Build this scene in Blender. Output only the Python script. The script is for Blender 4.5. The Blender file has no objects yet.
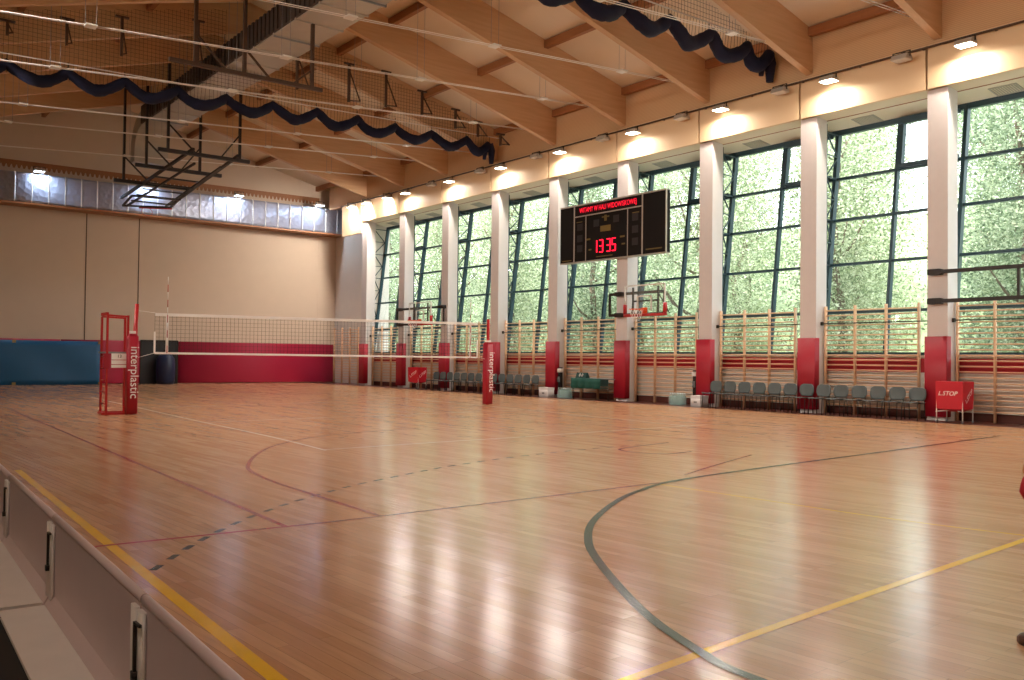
import bpy, bmesh, math, random
from mathutils import Vector, Matrix
random.seed(7)
C = bpy.context.scene.collection
S = bpy.context.scene
PI = math.pi
R = math.radians

# ------------------------------------------------------------------ helpers
def link(o, parent=None):
    C.objects.link(o)
    if parent is not None:
        o.parent = parent
    return o

class MB:
    """collects shapes for ONE mesh object"""
    def __init__(s): s.v = []; s.f = []; s.sm = []
    def add(s, vs, fs, smooth=False):
        n = len(s.v); s.v += [tuple(v) for v in vs]
        for f in fs: s.f.append(tuple(i + n for i in f)); s.sm.append(smooth)
        return s
    def box(s, a, b, M=None):
        x0, y0, z0 = a; x1, y1, z1 = b
        vs = [Vector(p) for p in ((x0,y0,z0),(x1,y0,z0),(x1,y1,z0),(x0,y1,z0),(x0,y0,z1),(x1,y0,z1),(x1,y1,z1),(x0,y1,z1))]
        if M is not None: vs = [M @ v for v in vs]
        return s.add(vs, [(0,3,2,1),(4,5,6,7),(0,1,5,4),(1,2,6,5),(2,3,7,6),(3,0,4,7)])
    def rbox(s, a, b, r, axis=2, n=4, M=None):
        """box with the four edges along AXIS rounded"""
        ax = [0,1,2]; ax.remove(axis); u, w = ax
        c = []
        for (cu, cw, a0) in ((b[u]-r,b[w]-r,0),(a[u]+r,b[w]-r,PI/2),(a[u]+r,a[w]+r,PI),(b[u]-r,a[w]+r,1.5*PI)):
            for i in range(n+1):
                t = a0 + PI/2*i/n; c.append((cu+r*math.cos(t), cw+r*math.sin(t)))
        N = len(c); vs = []
        for lev in (a[axis], b[axis]):
            for p in c:
                q = [0,0,0]; q[u], q[w], q[axis] = p[0], p[1], lev; vs.append(Vector(q))
        if M is not None: vs = [M @ v for v in vs]
        fs = [tuple(range(N-1,-1,-1)), tuple(range(N,2*N))]
        s.add(vs, fs)
        n0 = len(s.v)-2*N
        for i in range(N):
            j = (i+1) % N; s.f.append((n0+i,n0+j,n0+N+j,n0+N+i)); s.sm.append(True)
        return s
    def bar(s, p, q, w, h, up=(0,0,1)):
        p, q = Vector(p), Vector(q); d = (q-p).normalized(); up = Vector(up)
        if abs(d.dot(up)) > .98: up = Vector((1,0,0))
        x = d.cross(up).normalized(); z = x.cross(d)
        vs = [c + x*(i*w/2) + z*(j*h/2) for c in (p,q) for i, j in ((-1,-1),(1,-1),(1,1),(-1,1))]
        return s.add(vs, [(3,2,1,0),(4,5,6,7),(0,1,5,4),(1,2,6,5),(2,3,7,6),(3,0,4,7)])
    def tube(s, pts, r, n=8, closed=False, cap=True):
        pts = [Vector(p) for p in pts]; m = len(pts)
        rs = r if isinstance(r, (list, tuple)) else [r]*m
        vs = []; x = None
        for i, p in enumerate(pts):
            if closed: d = pts[(i+1) % m]-pts[i-1]
            else: d = pts[min(i+1,m-1)]-pts[max(i-1,0)]
            d.normalize()
            if x is None:
                up = Vector((0,0,1)) if abs(d.z) < .9 else Vector((1,0,0))
                x = d.cross(up).normalized()
            else:
                x = (x - d*x.dot(d)); x.normalize()
            y = d.cross(x)
            for k in range(n):
                t = 2*PI*k/n; vs.append(p + x*(rs[i]*math.cos(t)) + y*(rs[i]*math.sin(t)))
        fs = []
        for i in range(m if closed else m-1):
            j = (i+1) % m
            for k in range(n):
                l = (k+1) % n; fs.append((i*n+k, i*n+l, j*n+l, j*n+k))
        s.add(vs, fs, n > 4)
        if cap and not closed:
            n0 = len(s.v)-m*n
            s.f.append(tuple(n0+k for k in range(n-1,-1,-1))); s.sm.append(False)
            s.f.append(tuple(n0+(m-1)*n+k for k in range(n))); s.sm.append(False)
        return s
    def lathe(s, prof, c=(0,0,0), n=16):
        vs = []; m = len(prof)
        for r, z in prof:
            for k in range(n):
                t = 2*PI*k/n; vs.append((c[0]+r*math.cos(t), c[1]+r*math.sin(t), c[2]+z))
        fs = [(i*n+k, i*n+(k+1) % n, (i+1)*n+(k+1) % n, (i+1)*n+k) for i in range(m-1) for k in range(n)]
        return s.add(vs, fs, True)
    def prism(s, poly, a, b, axis=1):
        """polygon in the two other axes extruded from a to b along AXIS"""
        ax = [0,1,2]; ax.remove(axis); N = len(poly); vs = []
        for lev in (a, b):
            for p in poly:
                q = [0,0,0]; q[ax[0]], q[ax[1]], q[axis] = p[0], p[1], lev; vs.append(q)
        fs = [tuple(range(N-1,-1,-1)), tuple(range(N,2*N))] + [(i,(i+1) % N,N+(i+1) % N,N+i) for i in range(N)]
        return s.add(vs, fs)
    def ribbon(s, pts, w, z):
        pts = [Vector((p[0],p[1])) for p in pts]; vs = []
        for i, p in enumerate(pts):
            d = (pts[min(i+1,len(pts)-1)]-pts[max(i-1,0)]).normalized(); nrm = Vector((-d.y, d.x))
            a, b = p+nrm*w/2, p-nrm*w/2; vs += [(a.x,a.y,z),(b.x,b.y,z)]
        return s.add(vs, [(2*i,2*i+1,2*i+3,2*i+2) for i in range(len(pts)-1)])
    def build(s, name, m, parent=None, loc=None):
        me = bpy.data.meshes.new(name)
        me.from_pydata(s.v, [], s.f); me.validate()
        bm = bmesh.new(); bm.from_mesh(me); bmesh.ops.recalc_face_normals(bm, faces=bm.faces); bm.to_mesh(me); bm.free()
        if len(me.polygons) == len(s.sm): me.polygons.foreach_set('use_smooth', s.sm)
        me.materials.append(m); me.update()
        o = bpy.data.objects.new(name, me); link(o, parent)
        if loc is not None: o.location = loc
        return o

def tag(o, label=None, cat=None, group=None, kind=None):
    if label: o['label'] = label
    if cat: o['category'] = cat
    if group: o['group'] = group
    if kind: o['kind'] = kind
    return o
def thing(name, label, cat, loc=(0,0,0), rz=0, group=None):
    o = bpy.data.objects.new(name, None); o.empty_display_size = .1; link(o)
    o.location = loc; o.rotation_euler = (0,0,rz)
    return tag(o, label, cat, group)
def struct(o): o['kind'] = 'structure'; return o
def copy_tree(o, parent=None):
    c = o.copy(); link(c, parent)
    for ch in list(o.children):
        copy_tree(ch, c)
    return c
def dup(root, loc, label, rz=None):
    c = copy_tree(root); c.location = loc; c['label'] = label
    if rz is not None: c.rotation_euler = (0,0,rz)
    return c
def catmull(pts, n=8):
    P = [Vector(p) for p in pts]; out = []
    for i in range(len(P)-1):
        a, b, c, d = P[max(i-1,0)], P[i], P[i+1], P[min(i+2,len(P)-1)]
        for k in range(n):
            t = k/n
            out.append(.5*((2*b)+(c-a)*t+(2*a-5*b+4*c-d)*t*t+(3*b-a-3*c+d)*t**3))
    out.append(P[-1]); return out
def lettering(name, text, size, m, parent, M, shear=0, extrude=.002, spacing=1.0):
    cu = bpy.data.curves.new(name, 'FONT'); cu.body = text; cu.size = size; cu.extrude = extrude
    cu.align_x = 'CENTER'; cu.align_y = 'CENTER'; cu.shear = shear; cu.resolution_u = 3; cu.space_character = spacing
    o = bpy.data.objects.new('tmp', cu); C.objects.link(o)
    dg = bpy.context.evaluated_depsgraph_get()
    me = bpy.data.meshes.new_from_object(o.evaluated_get(dg)); bpy.data.objects.remove(o)
    me.name = name; me.transform(M); me.materials.clear(); me.materials.append(m)
    return link(bpy.data.objects.new(name, me), parent)
def axes(origin, x, y):
    """matrix with local x, y along given world vectors"""
    x, y = Vector(x).normalized(), Vector(y).normalized(); z = x.cross(y)
    M = Matrix.Identity(4)
    for i in range(3): M[i][0], M[i][1], M[i][2], M[i][3] = x[i], y[i], z[i], origin[i]
    return M
ORD = ['first','second','third','fourth','fifth','sixth','seventh','eighth','ninth','tenth','eleventh','twelfth','thirteenth','fourteenth','fifteenth']

# ------------------------------------------------------------------ materials
def lin(h):
    h = h.lstrip('#'); out = []
    for i in (0,2,4):
        c = int(h[i:i+2],16)/255; out.append(c/12.92 if c <= .04045 else ((c+.055)/1.055)**2.4)
    return (*out, 1)
def nodes(name):
    m = bpy.data.materials.new(name); m.use_nodes = True; nt = m.node_tree
    return m, nt, nt.nodes['Principled BSDF']
def mat(name, col, rough=.6, metal=0, var=.08, scale=6, bump=0, coat=0, spec=None):
    m, nt, b = nodes(name); col = lin(col) if isinstance(col, str) else col
    tc = nt.nodes.new('ShaderNodeTexCoord'); no = nt.nodes.new('ShaderNodeTexNoise'); no.inputs['Scale'].default_value = scale
    no.inputs['Detail'].default_value = 3
    nt.links.new(tc.outputs['Object'], no.inputs['Vector'])
    mx = nt.nodes.new('ShaderNodeMix'); mx.data_type = 'RGBA'
    mx.inputs['A'].default_value = tuple(c*(1-var) for c in col[:3])+(1,); mx.inputs['B'].default_value = tuple(min(1,c*(1+var)) for c in col[:3])+(1,)
    nt.links.new(no.outputs['Fac'], mx.inputs['Factor']); nt.links.new(mx.outputs['Result'], b.inputs['Base Color'])
    b.inputs['Roughness'].default_value = rough; b.inputs['Metallic'].default_value = metal
    if coat: b.inputs['Coat Weight'].default_value = coat; b.inputs['Coat Roughness'].default_value = .15
    if spec is not None: b.inputs['Specular IOR Level'].default_value = spec
    if bump:
        bp = nt.nodes.new('ShaderNodeBump'); bp.inputs['Strength'].default_value = bump
        nt.links.new(no.outputs['Fac'], bp.inputs['Height']); nt.links.new(bp.outputs['Normal'], b.inputs['Normal'])
    return m
def glow(name, col, strength):
    m, nt, b = nodes(name); b.inputs['Base Color'].default_value = lin(col)
    b.inputs['Emission Color'].default_value = lin(col); b.inputs['Emission Strength'].default_value = strength
    return m
def floor_mat():
    m, nt, b = nodes('polished_parquet'); N = nt.nodes.new; L = nt.links.new
    tc = N('ShaderNodeTexCoord'); mp = N('ShaderNodeMapping'); mp.inputs['Rotation'].default_value = (0,0,PI/2-.045+PI)
    L(tc.outputs['Object'], mp.inputs['Vector'])
    br = N('ShaderNodeTexBrick'); br.inputs['Scale'].default_value = 1; br.inputs['Brick Width'].default_value = 1.1
    br.inputs['Row Height'].default_value = .075; br.inputs['Mortar Size'].default_value = .0012; br.offset = .37; br.offset_frequency = 3
    br.inputs['Color1'].default_value = FLOOR_A; br.inputs['Color2'].default_value = FLOOR_B
    br.inputs['Mortar'].default_value = tuple(c*.5 for c in FLOOR_A[:3])+(1,)
    L(mp.outputs['Vector'], br.inputs['Vector'])
    mp2 = N('ShaderNodeMapping'); mp2.inputs['Scale'].default_value = (1.2, 14, 1); L(mp.outputs['Vector'], mp2.inputs['Vector'])
    no = N('ShaderNodeTexNoise'); no.inputs['Scale'].default_value = 2.2; no.inputs['Detail'].default_value = 5; L(mp2.outputs['Vector'], no.inputs['Vector'])
    mx = N('ShaderNodeMix'); mx.data_type = 'RGBA'; mx.blend_type = 'MULTIPLY'; mx.inputs['Factor'].default_value = .38
    cr = N('ShaderNodeValToRGB'); cr.color_ramp.elements[0].position = .3; cr.color_ramp.elements[0].color = (.55,.50,.46,1); cr.color_ramp.elements[1].position = .7; cr.color_ramp.elements[1].color = (1,1,1,1)
    L(no.outputs['Fac'], cr.inputs['Fac']); L(br.outputs['Color'], mx.inputs['A']); L(cr.outputs['Color'], mx.inputs['B'])
    L(mx.outputs['Result'], b.inputs['Base Color'])
    no2 = N('ShaderNodeTexNoise'); no2.inputs['Scale'].default_value = 3.5; no2.inputs['Detail'].default_value = 4; L(mp.outputs['Vector'], no2.inputs['Vector'])
    mr = N('ShaderNodeMapRange'); mr.inputs['To Min'].default_value = .16; mr.inputs['To Max'].default_value = .24
    L(no2.outputs['Fac'], mr.inputs['Value']); L(mr.outputs['Result'], b.inputs['Roughness'])
    bp = N('ShaderNodeBump'); bp.inputs['Strength'].default_value = .05; bp.inputs['Distance'].default_value = .01
    L(br.outputs['Fac'], bp.inputs['Height']); L(bp.outputs['Normal'], b.inputs['Normal'])
    b.inputs['Specular IOR Level'].default_value = .24
    return m
def wood_mat(name, c1, c2, sc=(.6,9,9), rough=.5):
    m, nt, b = nodes(name); N = nt.nodes.new; L = nt.links.new
    tc = N('ShaderNodeTexCoord'); mp = N('ShaderNodeMapping'); mp.inputs['Scale'].default_value = sc; L(tc.outputs['Object'], mp.inputs['Vector'])
    no = N('ShaderNodeTexNoise'); no.inputs['Scale'].default_value = 1.6; no.inputs['Detail'].default_value = 4; L(mp.outputs['Vector'], no.inputs['Vector'])
    mx = N('ShaderNodeMix'); mx.data_type = 'RGBA'; mx.inputs['A'].default_value = lin(c1); mx.inputs['B'].default_value = lin(c2)
    L(no.outputs['Fac'], mx.inputs['Factor']); L(mx.outputs['Result'], b.inputs['Base Color']); b.inputs['Roughness'].default_value = rough
    return m
def glass_mat():
    m, nt, b = nodes('window_glass'); N = nt.nodes.new; L = nt.links.new; nt.nodes.remove(b)
    tr = N('ShaderNodeBsdfTransparent'); tr.inputs['Color'].default_value = (.93,.96,.95,1)
    gl = N('ShaderNodeBsdfGlossy'); gl.inputs['Roughness'].default_value = .02; gl.inputs['Color'].default_value = (.9,.95,.95,1)
    fr = N('ShaderNodeFresnel'); ge = N('ShaderNodeNewGeometry'); mi = N('ShaderNodeMapRange')
    mi.inputs['To Min'].default_value = 1.45; mi.inputs['To Max'].default_value = 1/1.45
    L(ge.outputs['Backfacing'], mi.inputs['Value']); L(mi.outputs['Result'], fr.inputs['IOR'])
    mx = N('ShaderNodeMixShader'); L(fr.outputs['Fac'], mx.inputs['Fac']); L(tr.outputs['BSDF'], mx.inputs[1]); L(gl.outputs['BSDF'], mx.inputs[2])
    L(mx.outputs['Shader'], nt.nodes['Material Output'].inputs['Surface']); return m
def leaf_mat(name, c1, c2, c3):
    m, nt, b = nodes(name); N = nt.nodes.new; L = nt.links.new
    ge = N('ShaderNodeNewGeometry'); cr = N('ShaderNodeValToRGB'); cr.color_ramp.elements[0].color = lin(c1); cr.color_ramp.elements[1].color = lin(c3)
    e = cr.color_ramp.elements.new(.5); e.color = lin(c2)
    L(ge.outputs['Random Per Island'], cr.inputs['Fac']); L(cr.outputs['Color'], b.inputs['Base Color']); b.inputs['Roughness'].default_value = .55
    tl = N('ShaderNodeBsdfTranslucent'); L(cr.outputs['Color'], tl.inputs['Color'])
    mx = N('ShaderNodeMixShader'); mx.inputs['Fac'].default_value = .45; L(b.outputs['BSDF'], mx.inputs[1]); L(tl.outputs['BSDF'], mx.inputs[2])
    L(mx.outputs['Shader'], nt.nodes['Material Output'].inputs['Surface']); return m
def clear_mat(name, col, alpha):
    m, nt, b = nodes(name); N = nt.nodes.new; L = nt.links.new
    b.inputs['Base Color'].default_value = lin(col); b.inputs['Roughness'].default_value = .15; b.inputs['Alpha'].default_value = alpha
    return m
def foil_mat():
    m, nt, b = nodes('crinkled_foil'); N = nt.nodes.new; L = nt.links.new
    b.inputs['Base Color'].default_value = lin('#a6a9bd'); b.inputs['Metallic'].default_value = .35; b.inputs['Roughness'].default_value = .38
    tc = N('ShaderNodeTexCoord'); no = N('ShaderNodeTexVoronoi'); no.inputs['Scale'].default_value = 5; L(tc.outputs['Object'], no.inputs['Vector'])
    bp = N('ShaderNodeBump'); bp.inputs['Strength'].default_value = .5; bp.inputs['Distance'].default_value = .05
    L(no.outputs['Distance'], bp.inputs['Height']); L(bp.outputs['Normal'], b.inputs['Normal']); return m
def perforated_mat(name, c, dot):
    m, nt, b = nodes(name); N = nt.nodes.new; L = nt.links.new
    tc = N('ShaderNodeTexCoord'); wv = N('ShaderNodeTexWave'); wv.inputs['Scale'].default_value = 7; wv.bands_direction = 'Z'
    L(tc.outputs['Object'], wv.inputs['Vector'])
    mx = N('ShaderNodeMix'); mx.data_type = 'RGBA'; mx.inputs['A'].default_value = lin(dot); mx.inputs['B'].default_value = lin(c)
    L(wv.outputs['Fac'], mx.inputs['Factor']); L(mx.outputs['Result'], b.inputs['Base Color']); b.inputs['Roughness'].default_value = .7
    return m

FLOOR_A = lin('#bf8a62'); FLOOR_B = lin('#d6a67e')
M_floor = floor_mat()
M_darkwood = mat('dark_floor_edge', '#5b2c24', .4)
M_black = mat('black_rubber', '#15100f', .8)
M_plaster = mat('beige_wall_paint', '#ccb8a4', .75, var=.04, scale=1.5)
M_white = mat('white_wall_paint', '#ded6cc', .7, var=.04, scale=2)
M_ceilpanel = mat('pale_roof_panel', '#dcc9ae', .7, var=.04, scale=1)
M_fascia = mat('warm_fascia_board', '#e3c49c', .55, var=.03, scale=1)
M_soffit = mat('pale_soffit_board', '#dcd2b8', .7, var=.03)
M_glulam = wood_mat('glulam_timber', '#bf966e', '#d8b28c')
M_purlin = wood_mat('dark_purlin_timber', '#8a5630', '#a46b40', (9,.6,9))
M_infill = perforated_mat('slotted_timber_panel', '#d6ae84', '#c69e74')
M_redpad = mat('crimson_vinyl', '#a00f28', .5, var=.05)
M_pinkpad = mat('raspberry_vinyl', '#a81a3e', .5, var=.05, scale=2)
M_redstripe = mat('red_wall_paint', '#a81424', .6)
M_blue = mat('teal_blue_vinyl', '#02527f', .45, var=.12, scale=1.5)
M_navy = mat('navy_net_cloth', '#05082a', .9, var=.3, scale=20, bump=.4)
M_door = mat('dark_door_paint', '#1c1b22', .5)
M_column = mat('painted_concrete', '#d4ccca', .6, var=.04)
M_frame = mat('blue_green_aluminium', '#263f4a', .4, metal=.2)
M_glass = glass_mat()
M_steel = mat('dark_steel', '#2a2320', .45, metal=.3)
M_bronze = mat('brown_steel', '#4c3628', .5, metal=.2)
M_grey = mat('grey_steel', '#8d8f92', .4, metal=.5)
M_whitemetal = mat('white_enamel', '#e8e6e2', .35)
M_pine = wood_mat('varnished_pine', '#d2a67e', '#e6c09c', (9,9,.8), .4)
M_chair = mat('grey_plastic', '#565f60', .5)
M_chairleg = mat('black_tube', '#141414', .4)
M_foil = foil_mat()
M_duct = mat('galvanised_sheet', '#b9b2a8', .45, metal=.35, var=.1, scale=2)
M_ductshade = mat('shaded_duct_side', '#463c36', .6, var=.1)  # duct's unlit left face, its shade put into the colour
M_redpaint = mat('red_enamel', '#b01a1e', .35)
M_hoop = mat('orange_enamel', '#e0521e', .4)
M_cord = mat('black_net_cord', '#2b2826', .8)
M_whitecord = mat('white_tape', '#efe9e4', .7)
M_whiteprint = mat('white_print', '#f2efec', .6)
M_greenbanner = mat('green_cloth', '#064a40', .75, var=.15)
M_cardboard = mat('white_carton', '#dcdcde', .6)
M_wrap = clear_mat('clear_plastic_wrap', '#f4fafa', .08)
M_bottle = clear_mat('aqua_bottle_plastic', '#b4dedb', .32)
M_cap = mat('pale_cap', '#dfeef0', .5)
M_acrylic = clear_mat('clear_acrylic', '#e6f0ee', .07)
M_board = mat('white_board_plastic', '#cbb4b6', .4, var=.04)
M_boardfoot = mat('white_foot_plastic', '#e0d6d2', .45)
M_score = mat('scoreboard_black', '#130d0b', .6, spec=.2)
M_scoretrim = mat('scoreboard_trim', '#b5aca0', .4, metal=.4)
M_dim = mat('dim_display','#1c1414',.5)
M_vent = mat('pale_grey_vent','#a8a596',.5)
M_yellowprint = mat('dull_yellow_print', '#6e5a22', .5)
M_led = glow('red_led', '#ff1030', 2.2)
M_leddim = glow('red_led_text', '#f01030', 1.1)
M_lamp = glow('lamp_glass', '#fff4e0', 14)
M_lampcool = glow('cool_lamp_glass', '#dcefff', 14)
M_lampoff = mat('unlit_lamp_glass', '#cfc6ba', .2)
M_lampbody = mat('lamp_housing', '#b9b2a8', .4, metal=.3)
LINE = dict(gloss=.25)
M_lyel = mat('yellow_line', '#eebb1c', .2, spec=.3); M_lred = mat('red_line', '#a83238', .2, spec=.3); M_lwhite = mat('white_line', '#ecdcc8', .2, spec=.3)
M_lblack = mat('green_black_line', '#1e261e', .2, spec=.25)
M_trunk = mat('bark', '#6b5e50', .9, var=.25, scale=5)
M_leafA = leaf_mat('leaf_bright', '#66785a', '#a6b28e', '#e0e4cc'); M_leafB = leaf_mat('leaf_mid', '#54684e', '#8f9f80', '#ccd4ba')
M_bank = mat('grassy_bank', '#7c8a62', .9, var=.5, scale=3)
M_skin = mat('skin', '#c58c6c', .5); M_cloth = mat('dark_jersey', '#241c26', .8); M_trouser = mat('dark_trouser_cloth', '#1c1a22', .8)
M_shoe = mat('brown_leather', '#4a2a20', .4); M_hair = mat('dark_hair', '#2a1c14', .6); M_redcloth = mat('red_cloth', '#b4142a', .7)

# ------------------------------------------------------------------ key dimensions (metres)
Y0, D = 10.679, 3.568          # near edge of the first column, bay length
CX0, CX1, CW = 21.385, 21.86, .5
FX, FZ0, FZ1 = 21.33, 8.03, 9.1
WALLX = 21.95
RIDGE = 11.2
def bz(x): return 9.25+.276*(21.25-x) if x >= RIDGE else 9.25+.276*(x-(2*RIDGE-21.25))   # underside of the beams
def dz(x): return 10.42+.25*(21.4-x) if x >= RIDGE else 10.42+.25*(x-(2*RIDGE-21.4))     # roof deck
YF = 44.6; YB = -2.5; XL = -3.2
def gx(z): return 21.987+.119*(z-1.5)        # leaning glass plane
SILL, HEAD = 1.575, 7.8

# ------------------------------------------------------------------ setting: shell
fl = struct(MB().box((.95, YB, -.1), (20.63, YF, 0)).build('floor', M_floor))
struct(MB().box((20.63, YB, -.1), (22.9, YF, .0)).build('trim_1', M_darkwood))
struct(MB().box((XL, YB, -.1), (.95, YF, -.004)).build('trim_2', M_black))
ZL = [.001]
def line(pts, w, m, name='court_line', n=8, smooth=True):
    ZL[0] += .0002; z = ZL[0]
    p = catmull([(a, b, 0) for a, b in pts], n) if smooth and len(pts) > 2 else [(a, b, 0) for a, b in pts]
    return MB().ribbon(p, w, z).build(name, m, fl)
line([(1.45,0),(1.71,6.2),(1.97,12.05)], .075, M_lyel)
line([(1.5,2.66),(2.89,2.8),(4.53,2.94),(7.5,3.16),(9.5,3.3)], .06, M_lyel)
line([(7.49,7.0),(7.53,5.08),(7.6,4.02),(7.76,3.2)], .03, M_lyel)
line([(1.6,6.97),(2.81,6.93),(3.95,6.92),(7.21,7.03),(8.0,7.07)], .05, M_lred)
line([(3.07,6.91),(3.24,10.48),(3.42,14.3),(3.62,18.5),(3.9,25)], .05, M_lred)
line([(3.94,6.9),(4.0,8.42),(4.05,9.5),(4.2,10.5),(4.45,11.2),(4.94,12.16),(5.55,13.1),(6.25,13.85),(6.9,14.35),(8.2,14.9),(9.6,15.1)], .05, M_lred)
line([(8.36,7.36),(9.3,7.75),(10.97,8.38)], .04, M_lred)
line([(10.6,9.2),(10.0,9.15),(9.75,9.5),(9.82,9.95),(10.22,10.15),(11.4,10.4)], .05, M_lred)
line([(6.02,12.2),(6.25,14.8),(6.5,20),(6.78,24.67),(7.1,31)], .05, M_lwhite)
line([(6.02,12.3),(8.4,12.45),(10,12.5),(12.46,12.7),(15.3,12.85)], .05, M_lwhite)
line([(14.6,12.83),(15.16,17.85),(15.7,24),(16.2,31)], .05, M_lwhite)
line([(6.3,31.1),(9,31.6),(16.3,31.6)], .05, M_lwhite)
line([(6.4,18.6),(15.2,19.1)], .04, M_lwhite); line([(6.75,24.6),(15.8,25.2)], .04, M_lwhite)
line([(3.3,1.6),(3.27,2.49),(3.37,2.89),(3.66,3.54),(4.31,4.58),(4.75,5.15),(5.33,5.71),(6.21,6.34),(6.93,6.73),(7.9,7.07),(9.95,7.3),(13.06,7.55),(18.0,7.98)], .064, M_lblack)
dp = catmull([(a,b,0) for a,b in [(1.76,6.0),(2.3,6.73),(2.89,7.39),(3.56,7.99),(4.31,8.53),(4.94,8.9),(6.0,9.42),(6.68,9.7),(7.84,10.03),(9.4,10.3),(11,10.4)]], 60)
dm = MB(); acc = 0; seg = [dp[0]]; on_ = True
for i in range(1, len(dp)):
    acc += (dp[i]-dp[i-1]).length; seg.append(dp[i])
    if acc > .15:
        if on_: dm.ribbon(seg, .05, .0008)
        on_ = not on_; acc = 0; seg = [dp[i]]
dm.build('dashed_line', M_lblack, fl)

struct(MB().box((XL-.3, YF, -.1), (23.2, YF+.3, 13.6)).build('wall_far', M_plaster))
wf = bpy.data.objects['wall_far']
for x in (9.88, 12.19, 21.41): MB().box((x-.02, YF-.012, 2.0), (x+.02, YF+.01, 7.8)).build('panel_joint', M_bronze if x < 20 else M_plaster, wf)
struct(MB().box((XL-.3, YB-.3, -.1), (22.9, YB, 13.6)).build('wall_back', M_plaster))
struct(MB().box((XL-.3, YB, -.1), (XL, YF, 8.2)).build('wall_left', M_plaster))
struct(MB().box((XL, YB, 8.0), (1.07, YF, 8.2)).build('ceiling_left', M_ceilpanel))
struct(MB().box((.87, YB, 8.2), (1.07, YF, 10.6)).build('wall_upper_left', M_fascia))
# roof deck in two slopes
x0 = 2*RIDGE-23.2
struct(MB().prism([(RIDGE,dz(RIDGE)),(23.2,dz(23.2)),(23.2,dz(23.2)+.2),(RIDGE,dz(RIDGE)+.2)], YB, YF, 1).build('ceiling_right_slope', M_ceilpanel))
struct(MB().prism([(x0,dz(x0)),(RIDGE,dz(RIDGE)),(RIDGE,dz(RIDGE)+.2),(x0,dz(x0)+.2)], YB, YF, 1).build('ceiling_left_slope', M_ceilpanel))
# timber lining above the fascia, fascia boards, soffit
struct(MB().box((21.40, YB, FZ1-.02), (21.6, 43.4, 10.45)).build('wall_upper_right', M_infill))
n_tr = 3
KS = range(-4, 9)
for k in KS:
    ya = Y0+k*D+CW+.03 if k > -4 else YB; yb = Y0+(k+1)*D+CW-.03
    z0 = FZ0
    if k == 8: yb = 41.8; z0 = 7.5
    struct(MB().box((FX, ya, z0), (FX+.12, yb, FZ1)).build('trim_%d' % n_tr, M_fascia)); n_tr += 1
struct(MB().prism([(FX+.1,FZ0),(22.78,7.84),(22.78,8.0),(FX+.1,FZ0+.12)], YB, Y0+8*D+.3, 1).build('trim_%d' % n_tr, M_soffit)); n_tr += 1
sj = MB(); sj.box((21.85, YB, 7.955), (21.87, Y0+8*D, 7.972)); struct(sj.build('trim_%d' % n_tr, M_purlin)); n_tr += 1
# low window wall with the red painted band, solid wall past the last column
YE = Y0+8*D+.45
wr = struct(MB().box((WALLX, YB, 0), (WALLX+.25, YE, SILL-.06)).build('wall_right', M_white))
MB().box((WALLX-.006, YB, 1.14), (WALLX+.1, YE, 1.49)).build('red_band', M_redstripe, wr)
struct(MB().box((WALLX-.06, YB, SILL-.06), (WALLX+.3, YE, SILL)).build('trim_%d' % n_tr, M_white)); n_tr += 1
struct(MB().box((22.42, YE, 0), (22.9, YF, 10.25)).build('wall_right_end', M_white))
struct(MB().prism([(WALLX,SILL),(gx(SILL)+.15,SILL),(22.9,7.9),(WALLX-.06,7.98)], YE-.12, YE, 1).build('wall_window_cheek', M_white))
struct(MB().box((22.2, YB-.3, -.1), (22.9, YB, 10.6)).build('wall_right_near', M_white))
struct(MB().box((22.72, YB, 7.93), (23.2, YE, 10.15)).build('wall_right_top', M_white))

struct(MB().box((WALLX-.03, YB, 0), (WALLX+.02, YE, .2)).build('baseboard_right', M_darkwood))
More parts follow.
